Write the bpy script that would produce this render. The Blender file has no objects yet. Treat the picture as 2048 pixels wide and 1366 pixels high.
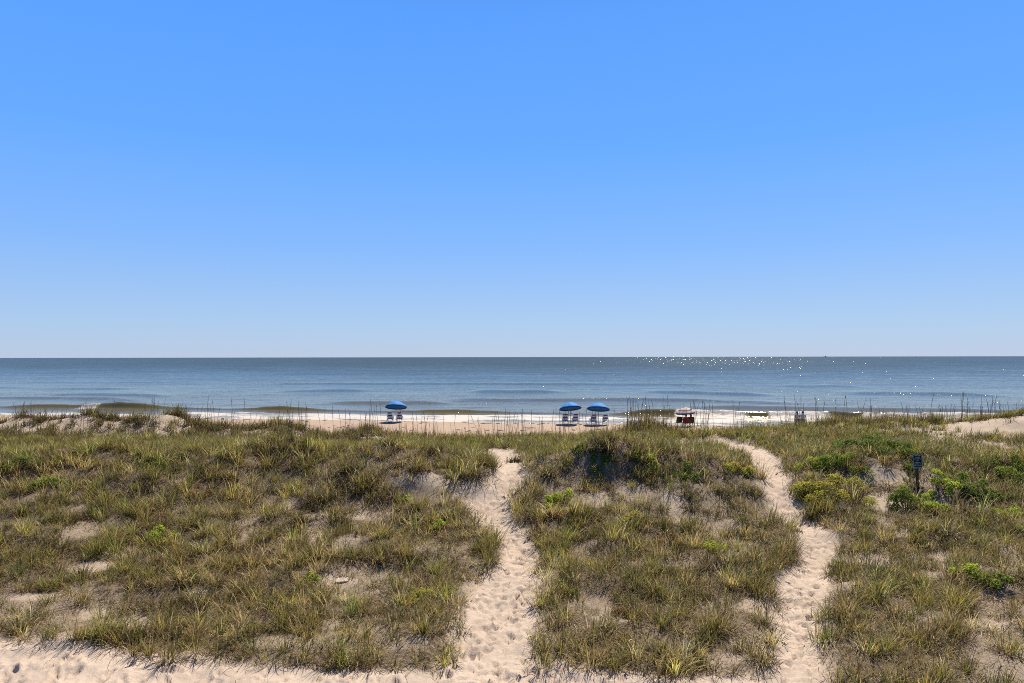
import bpy, math, random
import numpy as np
from mathutils import Vector, Matrix

R = math.radians
rng = np.random.default_rng(7)
random.seed(7)
scene = bpy.context.scene
COL = scene.collection

# ---------------------------------------------------------------- camera, sky, sun, exposure
CAM_Z = 7.6
FPX = 1365.0                      # focal length in pixels of the 2048 px wide photograph
PITCH = math.atan(31.0 / FPX)     # horizon sits a little under the middle
ROLL = R(0.098)
cam_d = bpy.data.cameras.new("camera")
cam_d.sensor_width = 36.0
cam_d.lens = 36.0 * FPX / 2048.0
cam_d.clip_start = 0.1
cam_d.clip_end = 120000.0
cam = bpy.data.objects.new("camera", cam_d)
cam.location = (0, 0, CAM_Z)
cam.rotation_euler = (R(90) + PITCH, ROLL, 0)
COL.objects.link(cam)
scene.camera = cam

SUN_EL, SUN_AZ = R(57), R(28)     # azimuth measured from straight ahead (+Y) towards the right (+X)
world = bpy.data.worlds.new("World")
scene.world = world
world.use_nodes = True
wn, wl = world.node_tree.nodes, world.node_tree.links
wn.clear()
sky = wn.new("ShaderNodeTexSky")
sky.sky_type = 'NISHITA'
sky.sun_disc = False
sky.sun_elevation = SUN_EL
sky.sun_rotation = SUN_AZ
sky.altitude = 0
sky.air_density = 1.0
sky.dust_density = 0.3
sky.ozone_density = 3.0
# clear maritime sky: azure overhead, paling towards the sea horizon, the Nishita sky giving the drift towards the sun
geo = wn.new("ShaderNodeTexCoord")
sep = wn.new("ShaderNodeSeparateXYZ")
wl.new(geo.outputs['Generated'], sep.inputs[0])
ramp = wn.new("ShaderNodeValToRGB")
STOPS = [(0.0, (.435, .545, .735)), (.047, (.36, .54, .81)), (.155, (.213, .455, .94)), (.29, (.118, .385, 1.02)), (.452, (.088, .335, .97)), (.62, (.070, .200, .52)), (.8, (.060, .140, .32)), (1.0, (.055, .118, .26))]
el = ramp.color_ramp.elements
while len(el) < len(STOPS): el.new(.5)
for e_, (p_, c_) in zip(el, STOPS):
    e_.position = p_; e_.color = c_ + (1,)
wl.new(sep.outputs['Z'], ramp.inputs['Fac'])
up = wn.new("ShaderNodeVectorMath"); up.operation = 'SCALE'; up.inputs['Scale'].default_value = 10.0
wl.new(ramp.outputs[0], up.inputs[0])
mixw = wn.new("ShaderNodeMixRGB"); mixw.inputs[0].default_value = 0.12
wl.new(up.outputs[0], mixw.inputs[1]); wl.new(sky.outputs[0], mixw.inputs[2])
bg = wn.new("ShaderNodeBackground")
bg.inputs['Strength'].default_value = 0.05
wo = wn.new("ShaderNodeOutputWorld")
wl.new(mixw.outputs[0], bg.inputs['Color'])
wl.new(bg.outputs[0], wo.inputs['Surface'])

sun_d = bpy.data.lights.new("sun", 'SUN')
sun_d.energy = 5.0
sun_d.angle = R(0.53)
sun_d.color = (1.0, 0.885, 0.70)
sun = bpy.data.objects.new("sun", sun_d)
to_sun = Vector((math.sin(SUN_AZ) * math.cos(SUN_EL), math.cos(SUN_AZ) * math.cos(SUN_EL), math.sin(SUN_EL)))
sun.rotation_euler = (-to_sun).to_track_quat('-Z', 'Y').to_euler()
sun.location = (0, 0, 60)
COL.objects.link(sun)

scene.view_settings.view_transform = 'Standard'
scene.view_settings.look = 'None'
scene.view_settings.exposure = 1.12
scene.view_settings.gamma = 1.0
scene.view_settings.use_curve_mapping = False
scene.render.engine = 'CYCLES'
scene.cycles.max_bounces = 6
scene.cycles.diffuse_bounces = 3
scene.cycles.glossy_bounces = 3
scene.cycles.transmission_bounces = 4
scene.cycles.sample_clamp_indirect = 6.0
scene.cycles.use_denoising = False
scene.cycles.filter_width = 1.0

ALB = .53      # all albedos below are given for exposure 0 and brought to real-world values here

# ---------------------------------------------------------------- numeric helpers
def vnoise(x, y, seed=0):
    x = np.asarray(x, float); y = np.asarray(y, float)
    xi = np.floor(x).astype(np.int64); yi = np.floor(y).astype(np.int64)
    xf = x - xi; yf = y - yi
    u = xf * xf * xf * (xf * (xf * 6 - 15) + 10); v = yf * yf * yf * (yf * (yf * 6 - 15) + 10)
    def h(a, b):
        n = (a * 374761393 + b * 668265263 + seed * 974634777) & 0xffffffff
        n = ((n ^ (n >> 13)) * 1274126177) & 0xffffffff
        n = ((n ^ (n >> 15)) * 2246822519) & 0xffffffff
        return ((n ^ (n >> 16)) & 0xffffff) / float(0xffffff)
    a = h(xi, yi); b = h(xi + 1, yi); c = h(xi, yi + 1); d = h(xi + 1, yi + 1)
    return (a + (b - a) * u) * (1 - v) + (c + (d - c) * u) * v

def fbm(x, y, seed=0, oct=4):
    t = 0; amp = 1; tot = 0
    for o in range(oct):
        t = t + amp * vnoise(x * 2 ** o + 17.3 * o, y * 2 ** o - 9.1 * o, seed + o); tot += amp; amp *= 0.5
    return t / tot

def sstep(a, b, x):
    t = np.clip((np.asarray(x, float) - a) / (b - a), 0, 1)
    return t * t * (3 - 2 * t)

_PY = np.array([-60, 0, 8, 10, 12, 15.3, 18.3, 21.5, 24.5, 29, 34, 38, 42, 47, 52, 60, 68, 69.6, 73, 79, 84, 125, 400])
_PZ = np.array([1.6, 1.6, 1.62, 1.7, 1.87, 2.15, 2.43, 2.80, 3.66, 3.54, 3.22, 2.96, 2.54, 1.55, 1.05, 1.0, 1.02, 0.93, 0.5, -.06, -.35, -3.2, -12])
_ty = np.arange(-60, 400, 0.1)
_tz = np.interp(_ty, _PY, _PZ)
_k = np.hanning(25); _k /= _k.sum()
_tz = np.convolve(np.pad(_tz, 12, mode='edge'), _k, mode='valid')

BUMPS = [  # x, y, height, radius x, radius y
    (-31.0, 44.0, 1.65, 2.6, 2.4), (-27.0, 44.0, 1.3, 1.9, 2.1), (-24.0, 43.5, .8, 2.2, 2.2), (-21.6, 44.0, 1.25, 2.0, 2.2),
    (-18.2, 44.0, .95, 2.0, 2.2), (-14.6, 44.0, .9, 2.3, 2.2), (-9.0, 43.5, .6, 1.8, 2.0), (8.2, 42.0, .75, 1.9, 2.0), (19.0, 37.5, .38, 8.0, 5.5), (31.0, 38.5, .3, 6.0, 5.0),
    (11.3, 42.0, .30, 1.6, 1.8), (17.5, 40.5, .28, 3.0, 2.0), (21.0, 40.0, .35, 2.5, 2.0), (29.5, 38.6, .80, 4.2, 2.2), (25.5, 41.5, .8, 5.0, 2.2), (33.5, 41.0, 1.0, 4.0, 3.0),
    (-4.4, 25.5, .50, 1.9, 1.5), (3.7, 25.2, .60, 2.2, 1.5), (6.4, 24.5, .38, 1.6, 1.5), (-9.0, 26.0, .25, 2.5, 1.6), (13.5, 27.0, .38, 2.2, 1.6),
    (17.0, 25.5, .3, 2.5, 1.6), (-16.0, 26.0, .2, 3.0, 1.5),
]

_hr = np.random.default_rng(21)
HUM = []

def coast(x, y):
    return y + 0.17 * x * sstep(44, 58, y)

def terrain0(x, y):
    x = np.asarray(x, float); y = np.asarray(y, float)
    s = coast(x, y)
    z = np.interp(s, _ty, _tz)
    dune = 1 - sstep(46, 52, s)
    for bx, by, h, rx, ry in BUMPS:
        z = z + h * np.exp(-((x - bx) / rx) ** 2 - ((y - by) / ry) ** 2)
    for bx, by, h, r_ in HUM:
        z = z + h * np.exp(-(((x - bx) / (r_ * 1.3)) ** 2 + ((y - by) / r_) ** 2) ** 1.5)
    nz = (fbm(x / 4.5 + 3.1, y / 4.0, 11, 3) - .5) * (.55 + .35 * np.exp(-((y - 24) / 2.5) ** 2)) * sstep(9, 17, y)
    z = z + dune * nz + (1 - dune) * (fbm(x / 6, y / 3, 5, 2) - .5) * .10
    return z

def cam_dir(px, py):
    a = (np.asarray(px, float) - 1024.0) / FPX; b = -(np.asarray(py, float) - 683.0) / FPX
    cr, sr = math.cos(ROLL), math.sin(ROLL)
    # roll about the view axis, then pitch about x
    cp, sp = math.cos(PITCH), math.sin(PITCH)
    dx, dy, dz = a, cp - b * sp, sp + b * cp
    return dx * cr + dz * sr, dy, -dx * sr + dz * cr

def hit(px, py, fn=terrain0):
    """point of the terrain that a photograph pixel looks at"""
    px = np.atleast_1d(np.asarray(px, float)); py = np.atleast_1d(np.asarray(py, float))
    dx, dy, dz = cam_dir(px, py)
    ts = np.concatenate([np.arange(8, 60, 0.08), np.arange(60, 110, .3)])
    X = dx[:, None] * ts; Y = dy[:, None] * ts; Z = CAM_Z + dz[:, None] * ts
    below = Z < fn(X, Y)
    i = np.argmax(below, axis=1); i[~below.any(axis=1)] = len(ts) - 1
    r = np.arange(len(px))
    return np.stack([X[r, i], Y[r, i]], 1)

def at_depth(px, d):
    dx, dy, dz = cam_dir(px, 850.0)
    return float(dx / dy * d), float(d)

def inside(poly, x, y):
    c = np.zeros(x.shape, bool); n = len(poly)
    for i in range(n):
        x0, y0 = poly[i]; x1, y1 = poly[(i + 1) % n]
        if y0 == y1: continue
        k = ((y0 > y) != (y1 > y)) & (x < (x1 - x0) * (y - y0) / (y1 - y0) + x0)
        c ^= k
    return c

def sdist(poly, x, y):
    """signed distance to a polygon, negative inside"""
    x = np.asarray(x, float); y = np.asarray(y, float)
    d = np.full(x.shape, 1e9); n = len(poly)
    for i in range(n):
        x0, y0 = poly[i]; x1, y1 = poly[(i + 1) % n]
        ex, ey = x1 - x0, y1 - y0; l2 = ex * ex + ey * ey + 1e-9
        t = np.clip(((x - x0) * ex + (y - y0) * ey) / l2, 0, 1)
        d = np.minimum(d, (x - x0 - t * ex) ** 2 + (y - y0 - t * ey) ** 2)
    d = np.sqrt(d)
    return np.where(inside(poly, x, y), -d, d)

def rows_poly(rows):
    L = hit([r[1] for r in rows], [r[0] for r in rows]); Rr = hit([r[2] for r in rows], [r[0] for r in rows])
    # run on under the lens
    l0, r0 = L[0], Rr[0]
    L = np.vstack([[l0[0] - .2, l0[1] - 4], L]); Rr = np.vstack([[r0[0] + .1, r0[1] - 4], Rr])
    return np.vstack([L, Rr[::-1]])

PATH1 = rows_poly([(1364, 878, 1120), (1330, 890, 1075), (1300, 915, 1060), (1250, 932, 1066), (1200, 937, 1078), (1150, 968, 1082), (1110, 1000, 1080),
                   (1080, 1000, 1062), (1050, 972, 1036), (1020, 942, 1018), (990, 944, 1024), (965, 972, 1042), (940, 992, 1056), (920, 990, 1056), (905, 980, 1042), (893, 962, 1006)])
PATH2 = rows_poly([(1364, 1545, 1642), (1300, 1550, 1637), (1250, 1550, 1642), (1200, 1560, 1650), (1150, 1570, 1658), (1105, 1604, 1676),
                   (1070, 1602, 1660), (1040, 1578, 1628), (1000, 1546, 1592), (960, 1530, 1573), (930, 1520, 1572), (910, 1500, 1552), (897, 1470, 1532), (887, 1440, 1500), (880, 1330, 1455), (876, 1300, 1420)])
_sl = hit([-60, 60, 180, 280, 400, 560, 700, 800, 890], [1280, 1290, 1302, 1318, 1332, 1340, 1348, 1350, 1362])
STRIP = np.vstack([_sl, [[_sl[-1][0] + .5, _sl[-1][1] - 4], [-24, _sl[0][1] - 5], [-24, _sl[0][1]]]])
_sr = hit([1060, 1110, 1160, 1300, 1500, 1560], [1335, 1338, 1350, 1360, 1361, 1364])
STRIP2 = np.vstack([_sr, [[_sr[-1][0], _sr[-1][1] - 4], [_sr[0][0], _sr[0][1] - 4]]])

_hum = [(_hr.uniform(-22, 22), _hr.uniform(22.2, 27.5), _hr.uniform(.10, .24), _hr.uniform(.6, 1.1)) for _ in range(60)]
_hum += [(_hr.uniform(-17, 17), _hr.uniform(13.5, 21.5), _hr.uniform(.08, .18), _hr.uniform(.5, .9)) for _ in range(60)]
for h_ in _hum:                       # clump-held hummocks, none in or just in front of the tracks
    dd = min(float(np.min(sdist(p_, np.full(3, h_[0]), h_[1] + np.array([0, .7, 1.5])))) for p_ in (PATH1, PATH2))
    if dd > h_[3] * 1.1: HUM.append(h_)

def terrain(x, y):
    z = terrain0(x, y)
    s1 = np.minimum(sdist(PATH1, x, y), sdist(PATH2, x, y))
    z = z - (1 - sstep(-.45, .75, s1)) * (.18 + .2 * np.exp(-((y - 25) / 4) ** 2)) * sstep(10, 15, y)
    return z

# ---------------------------------------------------------------- scene helpers
def put(o, parent=None):
    COL.objects.link(o)
    if parent is not None: o.parent = parent
    return o

def mesh_np(name, V, F, mat, parent=None, smooth=False, attrs=None, matidx=None, mats=None):
    """V (n,3); F list of faces arrays of equal width or a mixed list of tuples"""
    me = bpy.data.meshes.new(name)
    V = np.asarray(V, np.float32)
    blocks = F if isinstance(F, list) and len(F) and isinstance(F[0], np.ndarray) and F[0].ndim == 2 else None
    if blocks is None:
        me.from_pydata([tuple(map(float, v)) for v in V], [], [tuple(int(i) for i in f) for f in F])
    else:
        blocks = [b for b in blocks if len(b)]
        me.vertices.add(len(V)); me.vertices.foreach_set("co", V.ravel())
        tot = np.concatenate([np.full(len(b), b.shape[1], np.int32) for b in blocks])
        idx = np.concatenate([b.ravel() for b in blocks]).astype(np.int32)
        st = np.concatenate([[0], np.cumsum(tot)[:-1]]).astype(np.int32)
        me.loops.add(len(idx)); me.loops.foreach_set("vertex_index", idx)
        me.polygons.add(len(tot)); me.polygons.foreach_set("loop_start", st); me.polygons.foreach_set("loop_total", tot)
    if attrs:
        for k, a in attrs.items():
            a = np.asarray(a, np.float32)
            if a.ndim == 1:
                at = me.attributes.new(k, 'FLOAT', 'POINT'); at.data.foreach_set("value", a)
            else:
                at = me.attributes.new(k, 'FLOAT_COLOR', 'POINT')
                at.data.foreach_set("color", np.hstack([a, np.ones((len(a), 1), np.float32)]).astype(np.float32).ravel())
    me.update(calc_edges=True)
    me.validate()
    for m in (mats or [mat]): me.materials.append(m)
    if matidx is not None: me.polygons.foreach_set("material_index", np.asarray(matidx, np.int32))
    me.polygons.foreach_set("use_smooth", np.full(len(me.polygons), smooth))
    o = bpy.data.objects.new(name, me)
    return put(o, parent)

class MB:
    """collects simple solids into one mesh"""
    def __init__(s): s.v = []; s.f = []; s.m = []
    def add(s, v, f, m=0):
        b = len(s.v); s.v += [tuple(p) for p in v]; s.f += [tuple(b + i for i in q) for q in f]; s.m += [m] * len(f); return s
    def box(s, c, size, rot=None, m=0):
        hx, hy, hz = [k / 2 for k in size]
        P = [Vector((sx * hx, sy * hy, sz * hz)) for sz in (-1, 1) for sy in (-1, 1) for sx in (-1, 1)]
        if rot is not None: P = [rot @ p for p in P]
        P = [p + Vector(c) for p in P]
        return s.add(P, [(0, 2, 3, 1), (4, 5, 7, 6), (0, 1, 5, 4), (2, 6, 7, 3), (0, 4, 6, 2), (1, 3, 7, 5)], m)
    def bar(s, a, b, w, h, m=0):
        a = Vector(a); b = Vector(b); d = b - a
        return s.box((a + b) / 2, (w, h, d.length), d.to_track_quat('Z', 'Y').to_matrix(), m)
    def tube(s, pts, rad, n=8, m=0):
        pts = [Vector(p) for p in pts]; rad = rad if isinstance(rad, (list, tuple)) else [rad] * len(pts)
        V = []; F = []
        for i, p in enumerate(pts):
            d = (pts[min(i + 1, len(pts) - 1)] - pts[max(i - 1, 0)]).normalized()
            q = d.to_track_quat('Z', 'Y').to_matrix()
            for k in range(n):
                a = 2 * math.pi * k / n
                V.append(p + q @ Vector((math.cos(a) * rad[i], math.sin(a) * rad[i], 0)))
        for i in range(len(pts) - 1):
            for k in range(n):
                F.append((i * n + k, i * n + (k + 1) % n, (i + 1) * n + (k + 1) % n, (i + 1) * n + k))
        F.append(tuple(range(n))[::-1]); F.append(tuple((len(pts) - 1) * n + k for k in range(n)))
        return s.add(V, F, m)
    def ball(s, c, r, nu=10, nv=7, rot=None, m=0):
        r = r if isinstance(r, (tuple, list)) else (r, r, r)
        V = [(0, 0, -r[2])]; F = []
        for j in range(1, nv):
            t = -math.pi / 2 + math.pi * j / nv
            for k in range(nu):
                a = 2 * math.pi * k / nu
                V.append((math.cos(a) * math.cos(t) * r[0], math.sin(a) * math.cos(t) * r[1], math.sin(t) * r[2]))
        V.append((0, 0, r[2])); top = len(V) - 1
        for k in range(nu):
            F.append((0, 1 + (k + 1) % nu, 1 + k)); F.append((top, top - nu + k, top - nu + (k + 1) % nu))
        for j in range(nv - 2):
            for k in range(nu):
                a = 1 + j * nu
                F.append((a + k, a + (k + 1) % nu, a + nu + (k + 1) % nu, a + nu + k))
        V = [Vector(v) for v in V]
        if rot is not None: V = [rot @ v for v in V]
        return s.add([v + Vector(c) for v in V], F, m)
    def build(s, name, mat, parent=None, smooth=False, mats=None):
        me = bpy.data.meshes.new(name); me.from_pydata(s.v, [], s.f); me.update()
        for m in (mats or [mat]): me.materials.append(m)
        me.polygons.foreach_set("material_index", np.array(s.m, np.int32))
        me.polygons.foreach_set("use_smooth", np.full(len(me.polygons), smooth))
        return put(bpy.data.objects.new(name, me), parent)

def tag(o, label=None, cat=None, group=None, kind=None):
    if label: o['label'] = label
    if cat: o['category'] = cat
    if group: o['group'] = group
    if kind: o['kind'] = kind
    return o

def empty(name, loc, rz=0):
    o = bpy.data.objects.new(name, None); o.location = loc; o.rotation_euler = (0, 0, rz); o.empty_display_size = .2
    return put(o)

def copy_tree(o, parent=None):
    c = o.copy(); COL.objects.link(c); c.parent = parent
    for ch in list(o.children): copy_tree(ch, c)
    return c

# ---------------------------------------------------------------- materials
def new_mat(name):
    m = bpy.data.materials.new(name); m.use_nodes = True
    n = m.node_tree.nodes; n.clear()
    out = n.new("ShaderNodeOutputMaterial")
    return m, n, m.node_tree.links, out

def plain(name, col, rough=.7, var=.12, scale=8.0, spec=.4, transl=0.0, bump=0.0, metallic=0.0):
    m, n, l, out = new_mat(name)
    col = tuple(c * ALB for c in col)
    p = n.new("ShaderNodeBsdfPrincipled")
    p.inputs['Roughness'].default_value = rough; p.inputs['Specular IOR Level'].default_value = spec; p.inputs['Metallic'].default_value = metallic
    tc = n.new("ShaderNodeTexCoord"); t = n.new("ShaderNodeTexNoise"); t.inputs['Scale'].default_value = scale; t.inputs['Detail'].default_value = 4
    l.new(tc.outputs['Object'], t.inputs['Vector'])
    r = n.new("ShaderNodeValToRGB")
    r.color_ramp.elements[0].position = .3; r.color_ramp.elements[1].position = .7
    r.color_ramp.elements[0].color = tuple(c * (1 - var) for c in col) + (1,)
    r.color_ramp.elements[1].color = tuple(min(1, c * (1 + var)) for c in col) + (1,)
    l.new(t.outputs['Fac'], r.inputs['Fac']); l.new(r.outputs['Color'], p.inputs['Base Color'])
    if bump:
        b = n.new("ShaderNodeBump"); b.inputs['Strength'].default_value = bump; b.inputs['Distance'].default_value = .01
        l.new(t.outputs['Fac'], b.inputs['Height']); l.new(b.outputs[0], p.inputs['Normal'])
    if transl:
        tr = n.new("ShaderNodeBsdfTranslucent"); l.new(r.outputs['Color'], tr.inputs['Color'])
        mx = n.new("ShaderNodeMixShader"); mx.inputs[0].default_value = transl
        l.new(p.outputs[0], mx.inputs[1]); l.new(tr.outputs[0], mx.inputs[2]); l.new(mx.outputs[0], out.inputs[0])
    else:
        l.new(p.outputs[0], out.inputs[0])
    return m

def sand_mat(name, c1, c2, litter=0.0):
    m, n, l, out = new_mat(name)
    p = n.new("ShaderNodeBsdfPrincipled"); p.inputs['Roughness'].default_value = .9; p.inputs['Specular IOR Level'].default_value = .15
    tc = n.new("ShaderNodeTexCoord")
    def noise(sc, det, rough=.55):
        t = n.new("ShaderNodeTexNoise"); t.inputs['Scale'].default_value = sc; t.inputs['Detail'].default_value = det; t.inputs['Roughness'].default_value = rough
        l.new(tc.outputs['Object'], t.inputs['Vector']); return t
    a = noise(.9, 5); b = noise(55, 3); g = noise(7, 4, .6)
    r = n.new("ShaderNodeValToRGB"); e = r.color_ramp.elements
    e[0].position = .32; e[1].position = .68; e[0].color = tuple(c * ALB for c in c1) + (1,); e[1].color = tuple(c * ALB for c in c2) + (1,)
    l.new(a.outputs['Fac'], r.inputs['Fac'])
    # mineral specks
    sp = n.new("ShaderNodeMapRange"); sp.inputs[1].default_value = .25; sp.inputs[2].default_value = .8; sp.inputs[3].default_value = .80; sp.inputs[4].default_value = 1.18
    l.new(b.outputs['Fac'], sp.inputs[0])
    mul = n.new("ShaderNodeMixRGB"); mul.blend_type = 'MULTIPLY'; mul.inputs[0].default_value = 1
    l.new(r.outputs[0], mul.inputs[1]); l.new(sp.outputs[0], mul.inputs[2])
    colr = mul.outputs[0]
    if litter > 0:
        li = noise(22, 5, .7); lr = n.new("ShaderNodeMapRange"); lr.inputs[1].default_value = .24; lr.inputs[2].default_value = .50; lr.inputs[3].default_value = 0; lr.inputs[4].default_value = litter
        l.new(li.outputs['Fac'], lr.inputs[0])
        mr = n.new("ShaderNodeAttribute"); mr.attribute_name = "thatch_shade"
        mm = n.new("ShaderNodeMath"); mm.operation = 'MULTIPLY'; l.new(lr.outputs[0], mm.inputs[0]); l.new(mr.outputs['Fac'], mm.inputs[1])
        mx = n.new("ShaderNodeMixRGB"); l.new(mm.outputs[0], mx.inputs[0]); l.new(colr, mx.inputs[1]); mx.inputs[2].default_value = (.036, .024, .014, 1)  # dark leaf litter that also paints shade under the grass into the sand
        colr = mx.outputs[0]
    l.new(colr, p.inputs['Base Color'])
    add = n.new("ShaderNodeMath"); add.operation = 'MULTIPLY_ADD'; add.inputs[1].default_value = .12
    l.new(b.outputs['Fac'], add.inputs[0]); l.new(g.outputs['Fac'], add.inputs[2])
    bp = n.new("ShaderNodeBump"); bp.inputs['Strength'].default_value = .55; bp.inputs['Distance'].default_value = .05
    l.new(add.outputs[0], bp.inputs['Height']); l.new(bp.outputs[0], p.inputs['Normal'])
    l.new(p.outputs[0], out.inputs[0])
    return m

M_SAND = sand_mat("dry_sand", (.545, .440, .368), (.615, .505, .428))
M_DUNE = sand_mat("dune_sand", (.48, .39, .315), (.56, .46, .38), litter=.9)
M_BEACH = sand_mat("beach_sand", (.44, .325, .25), (.51, .385, .30))

def blade_mat(name, transl, rough=.45, spec=.5):
    m, n, l, out = new_mat(name)
    at = n.new("ShaderNodeAttribute"); at.attribute_name = "tint"
    p = n.new("ShaderNodeBsdfPrincipled"); p.inputs['Roughness'].default_value = rough; p.inputs['Specular IOR Level'].default_value = spec
    l.new(at.outputs['Color'], p.inputs['Base Color'])
    tr = n.new("ShaderNodeBsdfTranslucent"); l.new(at.outputs['Color'], tr.inputs['Color'])
    mx = n.new("ShaderNodeMixShader"); mx.inputs[0].default_value = transl
    l.new(p.outputs[0], mx.inputs[1]); l.new(tr.outputs[0], mx.inputs[2]); l.new(mx.outputs[0], out.inputs[0])
    return m
M_BLADE = blade_mat("grass_blade", .42, .5, .2)
M_LEAF = blade_mat("shrub_leaf", .5, .55, .15)
M_STALK = plain("sea_oat_stalk", (.24, .175, .10), .6, .35, 3.0, transl=.15)

# ---------------------------------------------------------------- ground
def build_ground():
    ys = [-60, -30, -12, -4, 2, 5, 7, 8.5, 9.5]
    y = 10.2
    while y < 132:
        ys.append(y)
        y += .05 if y < 19 else min(.05 * (y / 19) ** 2.1, 1.6)
    ys = np.array(ys)
    uc = np.concatenate([np.array([-14, -8, -4, -2.4, -1.7, -1.35, -1.15]), np.linspace(-1, 1, 470), np.array([1.15, 1.35, 1.7, 2.4, 4, 8, 14])])
    W = np.maximum(.79 * ys + 1.5, 9.0)
    X = uc[None, :] * W[:, None]; Y = np.repeat(ys[:, None], len(uc), 1)
    Z = terrain(X, Y)
    d1 = sdist(PATH1, X, Y); d2 = sdist(PATH2, X, Y); d3 = np.minimum(sdist(STRIP, X, Y), sdist(STRIP2, X, Y))
    tread = 1 - sstep(-.25, .08, np.minimum(np.minimum(d1, d2), d3))
    near = 1 - sstep(34, 44, Y)
    Z += tread * near * ((fbm(X / .33, Y / .33, 31, 2) - .5) * .12 + (fbm(X / .8, Y / .8, 37, 2) - .5) * .05)
    # grass hummocks outside the tracks
    Z += (1 - tread) * (1 - sstep(44, 50, coast(X, Y))) * ((fbm(X / .9, Y / .9, 41, 3) - .5) * .16)
    # beach: tyre and foot trampled relief
    bch = sstep(50, 54, coast(X, Y)) * (1 - sstep(66, 69, coast(X, Y)))
    Z += bch * (fbm(X / .7, Y / .9, 51, 3) - .5) * .09
    # footprints pressed into the tracks
    prints = []
    for poly, dens in ((PATH1, 26), (PATH2, 26), (STRIP, 14), (STRIP2, 10)):
        x0, y0 = poly.min(0); x1, y1 = poly.max(0)
        n = int((x1 - x0) * (min(y1, 36) - max(y0, 9.5)) * dens)
        P = np.stack([rng.uniform(x0, x1, n), rng.uniform(max(y0, 9.5), min(y1, 36), n)], 1)
        P = P[sdist(poly, P[:, 0], P[:, 1]) < -.1]
        P = P[np.abs(P[:, 0]) < .8 * P[:, 1] + .5]
        prints += [tuple(p) for p in P]
    for (fx, fy) in prints:
        i0, i1 = np.searchsorted(ys, [fy - .4, fy + .4])
        if i1 <= i0: continue
        w = W[(i0 + i1) // 2]
        j0, j1 = np.searchsorted(uc, [(fx - .4) / w, (fx + .4) / w])
        if j1 <= j0: continue
        a = rng.normal(0, .45) + (0 if rng.random() < .8 else rng.uniform(0, 3)); ca, sa = math.cos(a), math.sin(a)
        dx = X[i0:i1, j0:j1] - fx; dy = Y[i0:i1, j0:j1] - fy
        k = rng.uniform(.5, 1.0)
        u = (dx * ca + dy * sa) / (.065 * k); v = (-dx * sa + dy * ca) / (.135 * k)
        r = np.sqrt(u * u + v * v)
        A = rng.uniform(.05, .095) * k
        Z[i0:i1, j0:j1] += -A * np.exp(-r ** 4) + .42 * A * np.exp(-((r - 1.45) / .38) ** 2)
    V = np.stack([X, Y, Z], 2).reshape(-1, 3)
    nr, nc = X.shape
    q = (np.arange(nr - 1)[:, None] * nc + np.arange(nc - 1)[None, :]).ravel()
    F = np.stack([q, q + 1, q + nc + 1, q + nc], 1)
    fc = V[F].mean(1)
    e1 = (d1.ravel()[F].mean(1) < 0); e2 = (d2.ravel()[F].mean(1) < 0); e3 = d3.ravel()[F].mean(1) < 0
    bc = coast(fc[:, 0], fc[:, 1]) > 49.5
    cls = np.zeros(len(F), int); cls[e3] = 4; cls[e1] = 1; cls[e2] = 2; cls[bc] = 3
    for c, name, mat, lab, cat in ((0, "dune_ground", M_DUNE, "pale dune sand showing between the grass clumps", "sand"),
                              (1, "sand_path", M_SAND, "trodden sand path in the middle winding up over the dune", "path"),
                              (2, "sand_path", M_SAND, "trodden sand path on the right beside the yellow-green shrub", "path"),
                              (3, "beach", M_BEACH, "tan beach strip in front of the surf", "beach"),
                              (4, "sand_track", M_SAND, "bare footprinted sand along the bottom left edge", "sand")):
        f = F[cls == c]; used = np.unique(f); mp = np.zeros(len(V), np.int64); mp[used] = np.arange(len(used))
        o = mesh_np(name, V[used], [mp[f]], mat, smooth=True, attrs={"thatch_shade": thatch_shade(V[used][:, 0], V[used][:, 1])} if c == 0 else None)
        tag(o, lab, cat, kind='structure')
    return

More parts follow.
